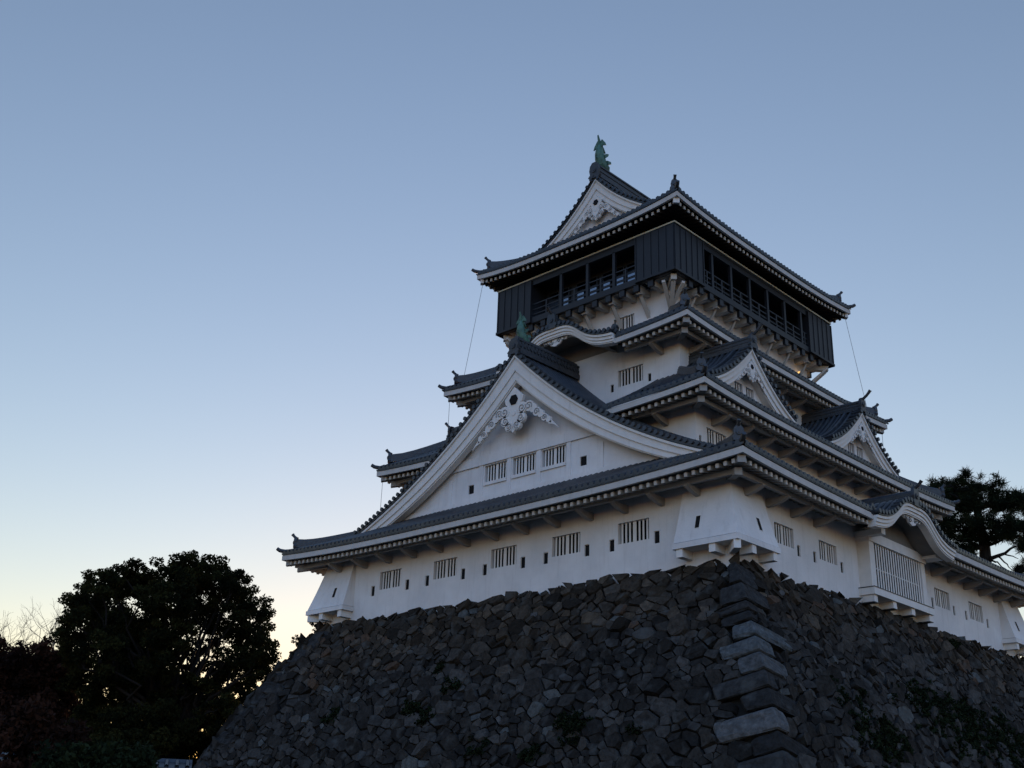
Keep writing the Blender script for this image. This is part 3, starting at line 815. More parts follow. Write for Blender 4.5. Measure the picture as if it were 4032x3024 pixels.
s_ = MB(); s_.box(TB, by0 - .16, by1 + .22, -.18, bx + .01, .722, .762); s_.build('sill_cap', M['ridge'], bo)
for y in (10.62, 12.5, 14.38, 16.26):
    b = MB(); b.box(TB, y - .17, y + .17, -.06, bx + .01, .08, .398); b.build('bracket', M['trim'], bo)
    b = MB(); b.box(TB, y - .19, y + .19, -.08, bx + .01, .04, .078); b.build('bracket_cap', M['ridge'], bo)
for sg in (1, -1):
    b = MB(); yc = 13.35 + sg * (by1 - by0) / 2
    b.box(lambda a, d, z: (bx - d, yc + a, z), -.15 if sg < 0 else -.25, .25 if sg < 0 else .55, -.75, bx, 3.10, 3.38); b.build('lintel_end', M['trim'], bo)

# ------------------------------------------------------------------ black balcony storey
HB = (6.47, 8.29)
F = frames(CX, CY, *HB)
bal = MB()
zb0, zb1 = 17.55, 20.36
for sd, (T, L) in F.items():
    bal.box(T, -L + .002, L - .002, .02, .26, zb0, zb0 + .36)             # edge beam
    bal.box(T, -L + .001, L - .001, .03, .2, zb1 - .34, zb1 + .02)       # head beam
    bal.box(T, -L, L, .0, 1.25, zb1 - .02, zb1 + .10, 0)
balo = bal.build('balcony', M['black'], keep)
m = MB()
m.quad(*[(CX + a * (HB[0] - .1), CY + b * (HB[1] - .1), zb0 + .30) for a, b in ((-1, -1), (1, -1), (1, 1), (-1, 1))])
m.build('balcony_floor', M['plaster'], balo)
# dark inner walls
m = MB(); Fi = frames(CX, CY, HB[0] - 1.25, HB[1] - 1.25)
for sd, (T, L) in Fi.items(): m.box(T, -L, L, 0, .1, zb0 + .3, zb1 + .9)
m.build('inner_wall', M['black'], balo)
pw = {'front': (2.52, 2.68), 'right': (2.62, 2.80), 'back': (2.6, 2.6), 'left': (2.7, 2.7)}
for sd, (T, L) in F.items():
    pl, pr = pw[sd]
    if sd == 'front': pl, pr = pr, pl
    for a, b in ((-L, -L + pl), (L - pr, L)):
        p = MB(); p.box(T, a - .04, b + .04 if b < L else b + .04, -.05, .10, 17.70, 20.34)
        n = 5; st = (b - a) / n
        for i in range(n + 1):
            x = a + i * st; x = min(max(x, -L + .03), L - .03); p.box(T, x - .035, x + .035, -.09, -.04, 17.70, 20.33)
        p.box(T, a - .05, b + .05, -.11, .10, 17.58, 17.71)
        e0 = a if abs(a) < L - .01 else b
        p.box(T, e0 - .05, e0 + .05, -.05, 1.2, 17.7, 20.33)
        p.build('corner_panel', M['black'], balo)
    A, B = -L + pl, L - pr
    posts = {'front': [-14.52 - CX, -12.55 - CX, -10.64 - CX], 'right': [y - CY for y in (9.38, 11.24, 13.14, 15.03, 16.93, 18.8)], 'back': lin(A, B, 5)[1:-1], 'left': lin(A, B, 7)[1:-1]}[sd]
    for x in posts:
        p = MB(); p.box(T, x - .09, x + .09, .03, .2, zb0 + .3, zb1 - .3); p.build('post', M['black'], balo)
    rl = MB()
    for z in (18.12, 18.42, 18.78): rl.box(T, A, B, .08, .14, z - .03, z + .03)
    ed = [A] + posts + [B]
    for a, b in zip(ed[:-1], ed[1:]):
        c = (a + b) / 2; rl.box(T, c - .05, c + .05, .07, .15, zb0 + .3, 18.8)
    rl.build('railing', M['black'], balo)
    if sd in ('front', 'right'):
        Ti, Li = Fi[sd]
        for k, (a, b) in enumerate(zip(ed[:-1], ed[1:])):
            c = (a + b) / 2; g_ = MB(); g_.box(Ti, c - .78, c + .78, -.06, -.02, 17.95, 19.75)
            go = g_.build('window_pane', M['glass'], balo)
            mm = MB()
            for x in (-.78, 0, .78): mm.box(Ti, c + x - .04, c + x + .04, -.10, -.055, 17.95, 19.75)
            for z in (17.95, 18.3, 18.6, 18.9, 19.2, 19.75): mm.box(Ti, c - .74, c + .74, -.09, -.061, z - .025, z + .025)
            mm.build('muntins', M['black'], go)
            if sd == 'right' and k == 4:
                l = MB(); l.box(Ti, c - .05, c + .22, -.055, -.052, 18.75, 18.95); l.box(Ti, c + .02, c + .2, -.055, -.052, 18.4, 18.56); l.build('lit_window', M['hoop'], go)
# pale strip round the head of the black storey
m = MB(); Fg = frames(CX, CY, 6.55, 8.30)
for sd, (T, L) in Fg.items():
    m.strip([[T(-L, 0, 20.43), T(-L, 0, 20.52)], [T(L, 0, 20.43), T(L, 0, 20.52)]], closed=False, caps=False)
    m.add([T(-L, 0, 20.43), T(L, 0, 20.43), T(L - .3, .3, 20.43), T(-L + .3, .3, 20.43)], [(0, 1, 2, 3)])
m.build('gutter_strip', M['brass'], balo, recalc=False)
# cantilever joists with black ends, braces under every other one
F4 = frames(CX, CY, 5.3, 7.1)
dx = HB[0] - 5.3
for sd, (T, L) in F4.items():
    k = int((L + .2) / .965)
    for i in range(-k, k + 1):
        x = i * .965
        j = MB(); j.box(T, x - .15, x + .15, -dx + .22, .02, 17.20, 17.52); j.build('joist', M['joist'], balo)
        e = MB(); e.box(T, x - .17, x + .17, -dx + .05, -dx + .219, 17.17, 17.548); e.build('joist_end', M['black'], balo)
        if i % 2 == 0:
            b = MB(); w = .11
            b.hexa([T(x - w, .02, 15.95), T(x + w, .02, 15.95), T(x + w, .02, 16.25), T(x - w, .02, 16.25), T(x - w, -dx + .42, 17.10), T(x + w, -dx + .42, 17.10), T(x + w, -dx + .30, 17.199), T(x - w, -dx + .30, 17.199)])
            b.box(T, x - .14, x + .14, -dx + .25, -dx + .55, 17.08, 17.198)
            b.build('brace', M['joist'], balo)
for sx, sy_ in ((1, -1), (1, 1), (-1, -1), (-1, 1)):
    o = Vector((sx, sy_, 0)).normalized(); x = Vector((-o.y, o.x, 0)); c = Vector((CX + sx * 5.3, CY + sy_ * 7.1, 0)); z = Vector((0, 0, 1))
    b = MB(); r = dx * 1.414 - .35
    b.hexa([tuple(c + o * q + x * w + z * h) for h in (17.21, 17.53) for q, w in ((-.05, .15), (r, .15), (r, -.15), (-.05, -.15))])
    b.hexa([tuple(c + o * q + x * w + z * h) for q, w, h in ((-.02, .11, 15.95), (-.02, -.11, 15.95), (-.02, -.11, 16.25), (-.02, .11, 16.25), (r - .1, .11, 17.1), (r - .1, -.11, 17.1), (r - .25, -.11, 17.205), (r - .25, .11, 17.205))])
    b.build('brace', M['joist'], balo)
    for ox, oy in ((sx, sy_ * .35), (sx * .35, sy_)):       # fanned side braces
        v = Vector((ox, oy, 0)).normalized(); w_ = Vector((-v.y, v.x, 0)) * .09; e = c + v * (dx * 1.05)
        b = MB(); b.hexa([tuple(p + k + z * h) for p, h in ((c, 16.0), (c, 16.25), ) for k in (w_, -w_)][:2] + [tuple(e - w_ + z * 17.1), tuple(e + w_ + z * 17.1), tuple(c + w_ + z * 16.3), tuple(c - w_ + z * 16.3), tuple(e - w_ + z * 17.22), tuple(e + w_ + z * 17.22)])
        b.build('brace', M['joist'], balo)
# lamp under the balcony and lightning wires
m = MB(); m.tube([(-7.62, 19.9, 16.6), (-7.4, 19.9, 16.6)], [.10, .10], 8); m.build('lamp', M['lamp'], balo)
def corner(r, sx, sy_): return Vector((r.cx + sx * (r.a - .3), r.cy + sy_ * (r.b - .3), r.ze - .3))
for (ra, rb, sx, sy_) in ((r4, r3, -1, -1), (r3, r2, -1, -1), (r2, r1, -1, -1), (r4, r3, 1, 1), (r3, r2, 1, 1)):
    a, b = corner(ra, sx, sy_), corner(rb, sx, sy_) + Vector((sx * -.5, sy_ * -.5, 1.2))
    if ra is not r4: e_ = ra.a - .3 - (0 if False else 0); d_ = rb.a - ra.a + .3; b = Vector((a.x, a.y, rb.ze + H0 + rb.P(d_)))
    mid = (a + b) / 2 + Vector((0, 0, -.05))
    m = MB(); m.tube([a, mid, b], .013, 5); m.build('lightning_wire', M['wire'], keep)
# ------------------------------------------------------------------ stone base
GZ = -12.7
of = lambda h: .66 * h - .0135 * h * h
dof = lambda h: .66 - .027 * h
KL = 1.16
class Face:
    """battered wall face: s along, l = slope length down"""
    def __init__(s, kind): s.kind = kind
    def lim(s, h): return (-26 - of(h), of(h)) if s.kind in ('front', 'back') else (-of(h), 29 + of(h))
    def P(s, q, l, out=0.0):
        h = l / KL; o = of(max(h, 0)) if h > 0 else .66 * h; n = dof(max(h, 0)); k = 1 / math.sqrt(1 + n * n); e = out * k
        a, b = s.lim(max(h, 0)); q = min(max(q, a - .04), b + .04)
        if s.kind == 'front': return (q, -o - e, -h + e * n)
        if s.kind == 'right': return (o + e, q, -h + e * n)
        if s.kind == 'back': return (q, 29 + o + e, -h + e * n)
        return (-26 - o - e, q, -h + e * n)
SX = .76            # stones lie flat: wider than tall
def power_cells(face, s0, s1, l0, l1, rad, rng):
    s0, s1 = s0 * SX, s1 * SX
    """stones of mixed size: power diagram of randomly thrown discs"""
    pts = []; cell = .7; grid = {}
    def near(x, y, R=2):
        i, j = int(x // cell), int(y // cell)
        for a in range(i - R, i + R + 1):
            for b in range(j - R, j + R + 1):
                for p in grid.get((a, b), ()): yield p
    area = (s1 - s0) * (l1 - l0)
    for lo, hi, n in rad:
        for _ in range(int(area * n)):
            x, y = rng.uniform(s0, s1), rng.uniform(l0, l1); r = rng.uniform(lo, hi)
            a, b = face.lim(max(y, 0) / KL)
            if not (a - .1 < x / SX < b + .1): continue
            if all(((x - p[0]) * .86) ** 2 + (y - p[1]) ** 2 > (.84 * (r + p[2])) ** 2 for p in near(x, y)):
                p = (x, y, r); pts.append(p); grid.setdefault((int(x // cell), int(y // cell)), []).append(p)
    out = []
    for p in pts:
        x, y, r = p; B = 1.3
        poly = [(x - B, y - B), (x + B, y - B), (x + B, y + B), (x - B, y + B)]
        for q in near(x, y, 3):
            if q is p: continue
            dx, dy = q[0] - x, q[1] - y; d2 = dx * dx + dy * dy
            c = (d2 + .45 * (r * r - q[2] * q[2])) / 2
            new = []; n = len(poly)
            for i in range(n):
                a, b = poly[i], poly[(i + 1) % n]
                fa = (a[0] - x) * dx + (a[1] - y) * dy - c; fb = (b[0] - x) * dx + (b[1] - y) * dy - c
                if fa <= 0: new.append(a)
                if fa * fb < 0: t = fa / (fa - fb); new.append((a[0] + (b[0] - a[0]) * t, a[1] + (b[1] - a[1]) * t))
            poly = new
            if len(poly) < 3: break
        if len(poly) >= 3: out.append(((x / SX, y, r), [(a / SX, b) for a, b in poly]))
    return out
def masonry(mb, face, s0, s1, l1, rng, tonefn, avoid=None):
    for (x, y, r), poly in power_cells(face, s0, s1, -.05, l1, ((.38, .50, .5), (.24, .35, 4.5), (.15, .22, 16.0), (.08, .11, 26.0)), rng):
        # stones of the top course end level with the wall foot, a little ragged
        jag = rng.uniform(-.12, .02)
        poly = [(a, max(b, jag)) for a, b in poly]
        if max(b for a, b in poly) - min(b for a, b in poly) < (.17 if y < .3 else .06): continue
        if avoid and avoid(x, y): continue
        cx = sum(a for a, b in poly) / len(poly); cy = sum(b for a, b in poly) / len(poly)
        size = math.sqrt(abs(sum(poly[i][0] * poly[(i + 1) % len(poly)][1] - poly[(i + 1) % len(poly)][0] * poly[i][1] for i in range(len(poly))) / 2))
        # cut corners, jitter
        pp = []
        n = len(poly)
        for i in range(n):
            a, b, c = poly[i - 1], poly[i], poly[(i + 1) % n]
            k = rng.uniform(.03, .11)
            pp.append((b[0] + (a[0] - b[0]) * k, b[1] + (a[1] - b[1]) * k)); pp.append((b[0] + (c[0] - b[0]) * k, b[1] + (c[1] - b[1]) * k))
        gap = rng.uniform(.018, .046) / max(size, .12) * 1.5
        H = (.05 + .15 * size) * rng.uniform(.4, 1.5); tx, ty = rng.uniform(-.30, .30), rng.uniform(-.46, .16)
        def ring(f, h, jit=0.0):
            o = []
            for a, b in pp:
                q, l = cx + (a - cx) * f, cy + (b - cy) * f
                hh = h + ((q - cx) * tx + (l - cy) * ty) * (h > 0) + rng.uniform(-jit, jit) * size
                o.append(face.P(q, l, hh))
            return o
        top_f = rng.uniform(.80, .93)
        secs = [ring(1 - gap, -.15), ring(1 - gap * 1.4, H * .5, .05), ring(top_f, H, .05)]
        m = len(pp); vs = [v for s_ in secs for v in s_]
        fs = [(i * m + j, i * m + (j + 1) % m, (i + 1) * m + (j + 1) % m, (i + 1) * m + j) for i in range(2) for j in range(m)]
        fs += [tuple(2 * m + j for j in range(m))]
        mb.add(vs, fs, 0, tonefn(x, y, size, rng))
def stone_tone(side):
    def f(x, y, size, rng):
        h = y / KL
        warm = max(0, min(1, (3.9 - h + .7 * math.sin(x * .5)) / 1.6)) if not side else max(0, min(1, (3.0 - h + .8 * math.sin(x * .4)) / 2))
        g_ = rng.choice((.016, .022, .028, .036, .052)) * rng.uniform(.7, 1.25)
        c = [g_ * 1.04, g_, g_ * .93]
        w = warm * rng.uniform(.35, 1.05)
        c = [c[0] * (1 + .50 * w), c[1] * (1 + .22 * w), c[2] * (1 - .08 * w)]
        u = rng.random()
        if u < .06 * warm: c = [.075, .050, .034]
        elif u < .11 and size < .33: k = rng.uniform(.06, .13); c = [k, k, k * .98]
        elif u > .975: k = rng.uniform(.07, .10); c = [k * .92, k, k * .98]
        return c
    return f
CS = [(.10, 1.13, .5, 1.2, .075, 0), (1.13, 1.97, 1.1, 1.5, .085, 0), (1.97, 2.42, 1.4, .7, .07, .1), (2.42, 2.86, 1.25, .6, .06, 0), (2.86, 3.50, .95, 2.2, .155, -.15), (3.50, 4.15, 1.55, 1.0, .15, -.12), (4.15, 4.85, 1.0, 1.45, .135, -.05),
      (4.85, 5.52, 2.1, .6, .085, 0), (5.52, 6.22, 1.15, 1.7, .06, 0), (6.22, 7.02, 2.35, .7, .17, 0), (7.02, 7.68, 1.1, 1.9, .05, 0), (7.68, 8.5, 2.4, .8, .085, 0), (8.5, 9.3, 1.1, 1.9, .07, 0), (9.3, 10.1, 2.3, .9, .08, 0), (10.1, 11.0, 1.2, 2.0, .07, 0), (11.0, 11.9, 2.3, 1.0, .08, 0), (11.9, 12.75, 1.2, 2.0, .07, 0)]
def in_corner(d, h, side):
    hh = h - .27 * d
    for h0, h1, lf, ls, *_ in CS:
        if h0 <= hh < h1: return d < (ls if side else lf) - .06
    return d < .25
base = empty('stone_base', 'tall battered castle base of rough dark fieldstone with big squared corner stones', 'stone wall')
rng = random.Random(11)
front, right = Face('front'), Face('right')
mb = MB()
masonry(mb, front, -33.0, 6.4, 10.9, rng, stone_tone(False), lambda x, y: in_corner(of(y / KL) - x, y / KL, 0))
mb.build('masonry', M['stone'], base, 'front face of the stone base')
mb = MB()
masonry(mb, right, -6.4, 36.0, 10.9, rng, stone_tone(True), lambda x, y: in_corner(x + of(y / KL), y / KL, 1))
mb.build('masonry', M['stone'], base, 'side face of the stone base')
# the dark core behind the stones, down to the ground
core = MB()
hs = lin(0, 12.8, 17); secs = []
for h in hs:
    o = of(h) - .20; secs.append([(-26 - o, -o, -h - .05), (o, -o, -h - .05), (o, 29 + o, -h - .05), (-26 - o, 29 + o, -h - .05)])
core.strip(secs)
core.build('wall_core', M['gap'], base)
mb = MB()
for f_, a, b in ((Face('left'), -6.4, 35.4), (Face('back'), -32.4, 6.4)):
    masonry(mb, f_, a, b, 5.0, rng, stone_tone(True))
    for l in lin(5.0, 14.2, 14)[:-1]:
        q = a
        while q < b:
            w = rng.uniform(.8, 1.6); k = rng.uniform(.05, .1); e = rng.uniform(.05, .2); d = .70
            if f_.lim(l / KL)[0] - .1 < q and q + w < f_.lim(l / KL)[1] + .5:
                mb.hexa([f_.P(q + .02, l + d - .02, -.1), f_.P(q + w - .02, l + d - .02, -.1), f_.P(q + w - .02, l + .02, -.1), f_.P(q + .02, l + .02, -.1),
                         f_.P(q + .08, l + d - .08, e), f_.P(q + w - .08, l + d - .08, e), f_.P(q + w - .08, l + .08, e), f_.P(q + .08, l + .08, e)]); mb.tones[-6:] = [(k, k, k)] * 6
            q += w
mb.build('masonry', M['stone'], base)
mb = MB()
for f_, a, b in ((front, -33.4, 7), (right, -7, 36)):
    for l in lin(10.85, 14.9, 6)[:-1]:
        q = a
        while q < b:
            w = rng.uniform(.9, 1.7); k = rng.uniform(.05, .09); e = rng.uniform(.06, .22); d = .81
            if f_.lim(l / KL)[0] - .3 < q and q + w < f_.lim(l / KL)[1] + .3:
                mb.hexa([f_.P(q + .02, l + d - .02, -.1), f_.P(q + w - .02, l + d - .02, -.1), f_.P(q + w - .02, l + .02, -.1), f_.P(q + .02, l + .02, -.1),
                         f_.P(q + .09, l + d - .09, e), f_.P(q + w - .09, l + d - .09, e), f_.P(q + w - .09, l + .09, e), f_.P(q + .09, l + .09, e)]); mb.tones[-6:] = [(k, k, k)] * 6
            q += w
mb.build('masonry', M['stone'], base)
# squared corner stones, long and short alternating
def corner_stones(cx_, cy_, ax, ay, rng, flip=False):
    for i, (h0, h1, lf, ls, k, cool) in enumerate(CS):
        if flip: lf, ls, k, cool = ls * rng.uniform(.8, 1.1), lf * rng.uniform(.8, 1.1), rng.uniform(.06, .10), 0
        p = rng.uniform(.15, .24)
        secs = []
        sh = rng.uniform(-.02, .03)
        K_ = rng.uniform(.19, .29)
        tf, ts = rng.uniform(-.25, .25), rng.uniform(-.25, .25)
        for h, e in ((h0 + .025, -.10), (h0 + .09, -.015), (h0 + .3 * (h1 - h0), .0), (h0 + .7 * (h1 - h0), .008), (h1 - .09, -.02), (h1 - .025, -.11)):
            o = of(h) + p + e; u = (h - h0) / (h1 - h0) - .5; f_ = lf + tf * u + e * 1.5; s_ = ls + ts * u + e * 1.5
            r = .03
            oo = of(h)
            def fp(d, dent):          # d: distance from the arris along the front; beds dip away from the arris
                hh = h + K_ * d; return (cx_ + ax * (oo + p + e - d), cy_ + ay * (of(hh) + p + e + dent), -hh)
            def sp(d, dent):
                hh = h + K_ * d; return (cx_ + ax * (of(hh) + p + e + dent), cy_ + ay * (oo + p + e - d), -hh)
            def ip(a, b): return (cx_ + ax * (oo + p + e - a), cy_ + ay * (oo + p + e - b), -h - K_ * .5 * (a + b))
            j = [rng.uniform(-.07, .05) for _ in range(6)]
            secs.append([ip(f_, .6), fp(f_, -.16), fp(f_ - .12, -.02 + j[0]), fp(f_ * .66, j[1]), fp(f_ * .33, j[2]), fp(r, 0), sp(r, 0), sp(s_ * .33, j[3]), sp(s_ * .66, j[4]), sp(s_ - .12, -.02 + j[5]), sp(s_, -.16), ip(.6, s_), ip(.6, .6)])
        m = MB(); m.strip(secs); k *= .42 if k < .12 else .62; c = (k * (.97 + cool * .6), k, k * (1.01 - cool * .25)); m.tones = [c] * len(m.f)
        m.build('corner_stone', M['stone'], base)
corner_stones(0, 0, 1, -1, rng)
corner_stones(-26, 0, -1, -1, rng, True)
corner_stones(0, 29, 1, 1, rng, True)

# ------------------------------------------------------------------ ground
m = MB()
n = 12; R = 2500
m.add([(-13 + math.cos(2 * math.pi * i / 48) * R, 14 + math.sin(2 * math.pi * i / 48) * R, GZ) for i in range(48)], [tuple(range(48))])
tag(m.build('ground', M['ground'], recalc=False), kind='structure')

# ------------------------------------------------------------------ leaves and trees
nrng = np.random.default_rng(5)
def leaf_object(name, centers, radii, counts, size, material, parent=None, flat=.7, tone=(.0, 1.0), tone_fn=None, label=None):
    """many small leaf faces scattered in clumps"""
    V = []; tones = []
    for c, r, n in zip(centers, radii, counts):
        d = nrng.normal(size=(n, 3)); d /= np.linalg.norm(d, axis=1)[:, None]
        rr = r * nrng.random(n)[:, None] ** .45
        p = np.array(c) + d * rr * np.array([1, 1, flat])
        a = nrng.normal(size=(n, 3)); a /= np.linalg.norm(a, axis=1)[:, None]
        b = np.cross(a, nrng.normal(size=(n, 3))); b /= np.linalg.norm(b, axis=1)[:, None]
        s = size * nrng.uniform(.6, 1.3, n)[:, None]
        q = np.stack([p - a * s, p - b * s * .5, p + a * s, p + b * s * .5], 1)
        V.append(q.reshape(-1, 3))
        t0 = nrng.uniform(*tone); tt = np.clip(t0 + nrng.normal(0, .15, n), 0, 1); tones.append(tt)
    V = np.concatenate(V); nf = len(V) // 4; tones = np.concatenate(tones)
    me = bpy.data.meshes.new(name)
    me.vertices.add(len(V)); me.vertices.foreach_set('co', V.astype(np.float32).ravel())
    me.loops.add(len(V)); me.loops.foreach_set('vertex_index', np.arange(len(V), dtype=np.int32))
    me.polygons.add(nf); me.polygons.foreach_set('loop_start', np.arange(0, len(V), 4, dtype=np.int32)); me.polygons.foreach_set('loop_total', np.full(nf, 4, dtype=np.int32))
    me.materials.append(material)
    at = me.attributes.new('tone', 'FLOAT', 'FACE'); at.data.foreach_set('value', tones.astype(np.float32))
    me.update(); me.validate()
    o = bpy.data.objects.new(name, me); col.objects.link(o)
    if parent is not None: o.parent = parent
    return o
def limb(m, a, b, r0, r1, rng, n=6, wob=.06, n_side=7):
    a, b = Vector(a), Vector(b); L = (b - a).length; pts = []
    for i in range(n):
        t = i / (n - 1); p = a.lerp(b, t)
        if 0 < i < n - 1: p += Vector((rng.gauss(0, 1), rng.gauss(0, 1), rng.gauss(0, .6))) * L * wob
        pts.append(p)
    m.tube(pts, [r0 + (r1 - r0) * i / (n - 1) for i in range(n)], n_side)
    return pts
VR = Vector((_rt[0], _rt[1], 0)).normalized()       # across the view, used only to lay out crowns
def crown_tree(name, label, cat, foot, lobes, leaf, size, dens, seed, trunk_r=.5, fork=.35, group=None, flat=.72, twigs=3):
    """lobes: (world centre, radius). trunk with limbs into every lobe, leaves in sub-clumps"""
    rng = random.Random(seed)
    t = empty(name, label, cat, group); t.location = foot
    F = Vector(foot); tr = MB()
    cen = sum((Vector(c) for c, r in lobes), Vector()) / len(lobes)
    fk = Vector((F.x + (cen.x - F.x) * .3, F.y + (cen.y - F.y) * .3, F.z + (cen.z - F.z) * fork * 1.6))
    L = lambda p: Vector(p) - F
    limb(tr, Vector((0, 0, -.2)), L(fk), trunk_r * 1.25, trunk_r * .75, rng, 7, .03, 10)
    cs, rs, ns = [], [], []
    for c, r in lobes:
        c = Vector(c); pts = limb(tr, L(fk) + Vector((rng.uniform(-.2, .2), rng.uniform(-.2, .2), rng.uniform(-.6, .6))), L(c), trunk_r * .2, .04, rng, 7, .05, 6)
        k = max(6, int(r * r * 12))
        for _ in range(k):
            d = Vector((rng.gauss(0, 1), rng.gauss(0, 1), rng.gauss(0, .8))).normalized() * r * rng.random() ** .4
            q = L(c) + d; rr = rng.uniform(.46, .86) * min(1.3, max(.6, r * .6))
            cs.append(q); rs.append(rr); ns.append(int(dens * rr * rr))
            if rng.random() < .25: limb(tr, pts[rng.choice((-1, -2, -3))], q, .045, .012, rng, 5, .06, 4)
    tr.build('trunk', M['bark'], t)
    leaf_object('crown', cs, rs, ns, size, leaf, t, flat)
    return t
def px(u, v, D):
    """a point of the place seen towards (u,v) of the photograph, D metres away over ground"""
    d = Vector(_fw) + Vector(_rt) * (u - 2016) / 4516.55 + Vector(_up) * (1512 - v) / 4516.55
    return Vector(CAM) + d * (D / math.hypot(d.x, d.y))
def lobe(u, v, D, r): return (tuple(px(u, v, D)), r)
# big evergreen left of the base
tl = [(640, 2235, .95), (560, 2255, 1.1), (760, 2255, 1.2), (830, 2265, 1.1), (470, 2290, 1.2), (390, 2300, 1.0), (690, 2330, 1.3), (930, 2320, 1.0), (330, 2380, 1.1), (600, 2370, 1.2), (420, 2410, 1.3), (870, 2350, 1.1), (990, 2400, 1.1),
      (310, 2480, 1.2), (500, 2480, 1.3), (620, 2520, 1.1), (730, 2480, 1.0), (860, 2480, 1.1), (960, 2500, 1.2), (1040, 2490, .8), (300, 2570, 1.1), (400, 2560, 1.3), (540, 2590, 1.3), (680, 2560, .9), (900, 2590, .9), (1020, 2580, 1.1),
      (330, 2660, 1.3), (460, 2670, 1.4), (590, 2690, 1.3), (980, 2620, 1.1), (400, 2770, 1.4), (530, 2790, 1.4), (650, 2760, 1.1), (840, 2720, 1.0), (950, 2700, .9), (1050, 2670, .7), (780, 2830, 1.2), (900, 2800, 1.0), (660, 2870, 1.4), (480, 2880, 1.5),
      (360, 2880, 1.4), (820, 2930, 1.3), (620, 2970, 1.4), (450, 3000, 1.5), (760, 3000, 1.4), (900, 2900, 1.0), (320, 2990, 1.4), (560, 3080, 1.6), (720, 3090, 1.5), (400, 3110, 1.5),
      (450, 2480, 1.4), (560, 2480, 1.3), (640, 2440, 1.2), (760, 2390, 1.2), (480, 2620, 1.4), (620, 2620, 1.1), (700, 2680, 1.2), (560, 2730, 1.4), (740, 2780, 1.2), (880, 2690, .9), (820, 2430, 1.0), (930, 2440, 1.0)]
rt_ = random.Random(3)
tl = [(u, v + (30 if v < 2300 else 0), r) for u, v, r in tl] + [(800, 2560, .9), (850, 2640, .8), (780, 2690, .9), (700, 2500, 1.0), (760, 2610, .8), (900, 2650, .7), (860, 2760, .9), (930, 2780, .8), (1000, 2720, .7), (820, 2840, .9),
      (480, 2255, .9), (400, 2300, 1.0), (320, 2360, 1.0), (285, 2440, .9), (700, 2225, 1.0), (780, 2225, 1.0), (860, 2255, .9), (935, 2290, .9), (985, 2350, .9), (1025, 2430, .9), (1050, 2530, .8), (1060, 2600, .8), (560, 2235, .9)]
lobes = [lobe(u, v, 81 + rt_.uniform(-4.5, 4.5) * (1 if 250 < u < 1000 else .5), r * 1.12) for u, v, r in tl]
ft = px(660, 3024, 81)
crown_tree('evergreen_tree', 'big dark round-crowned evergreen tree standing left of the stone base', 'tree', (ft.x, ft.y, GZ), lobes, M['leaf'], .118, 480, 21, .75)
# russet trees at the far left edge
rl = [(30, 2600, 1.3), (120, 2620, 1.3), (210, 2600, 1.2), (60, 2700, 1.5), (180, 2720, 1.5), (260, 2680, 1.1), (20, 2800, 1.5), (140, 2830, 1.5), (250, 2800, 1.4), (-60, 2700, 1.5), (-90, 2560, 1.2), (-60, 2830, 1.6), (220, 2900, 1.4), (60, 2920, 1.5), (-40, 2960, 1.5)]
lobes = [lobe(u, v, 90 + rt_.uniform(-3, 3), r * 1.25) for u, v, r in rl]
ft = px(100, 3024, 90)
crown_tree('cherry_tree', 'russet autumn tree half out of frame left of the big evergreen', 'tree', (ft.x, ft.y, GZ), lobes, M['redleaf'], .17, 250, 22, .35)
rl = [(20, 2880, 1.0), (130, 2900, 1.1), (230, 2930, 1.0), (60, 2960, 1.2), (180, 3000, 1.2), (-40, 2920, 1.1), (280, 3010, 1.0), (90, 3060, 1.3), (-30, 3050, 1.3), (240, 3090, 1.2)]
lobes = [lobe(u, v, 27 + rt_.uniform(-1, 1), r * .48) for u, v, r in rl]
ft = px(110, 3050, 27)
crown_tree('maple_tree', 'low reddish maple at the bottom left, in front of the russet tree', 'tree', (ft.x, ft.y, GZ), lobes, M['redleaf'], .075, 900, 23, .12)
# bare twiggy tree
def bare(name, label, foot, top, seed, spread=.5, r0=.12, gen=6):
    rng = random.Random(seed); t = empty(name, label, 'tree'); t.location = foot; F = Vector(foot); m = MB()
    def grow(p, d, L, r, g):
        e = p + d * L + Vector((0, 0, .05 * L)); mid = p.lerp(e, .5) + Vector((rng.gauss(0, 1), rng.gauss(0, 1), rng.gauss(0, 1))) * L * .06
        m.tube([p, mid, e], [r, r * .85, r * .68], 5)
        if g == 0: return
        for _ in range(2 if g < gen - 1 else 3):
            nd = (d + Vector((rng.gauss(0, 1), rng.gauss(0, 1), rng.gauss(.15, .6))) * spread).normalized(); grow(e, nd, L * rng.uniform(.68, .86), r * .64, g - 1)
        if rng.random() < .5: grow(mid, (d + Vector((rng.gauss(0, 1), rng.gauss(0, 1), rng.gauss(.1, .5))) * spread * 1.3).normalized(), L * .55, r * .5, max(0, g - 2))
    h = (Vector(top) - F); tr = h * .62
    m.tube([(0, 0, -.2), tr * .5 + Vector((.15, .1, 0)), tr], [r0 * 1.3, r0 * 1.1, r0], 8)
    m.build('trunk', M['twig'], t)
    m2 = m; m = MB()
    for i in range(4): grow(tr, (h.normalized() + Vector((rng.gauss(0, .35), rng.gauss(0, .35), .1))).normalized(), h.length * .12, r0 * .55, gen - 1)
    m.build('branches', M['twig'], t)
    return t
f = px(215, 3024, 96); tp = px(160, 2390, 96); bare('bare_tree', 'bare pale twiggy treetop just left of the big evergreen crown', (f.x, f.y, GZ), tuple(tp), 4)
f = px(20, 3024, 98); tp = px(40, 2450, 98); bare('bare_tree', 'bare twigs rising above the russet tree at the left edge', (f.x, f.y, GZ), tuple(tp), 9)

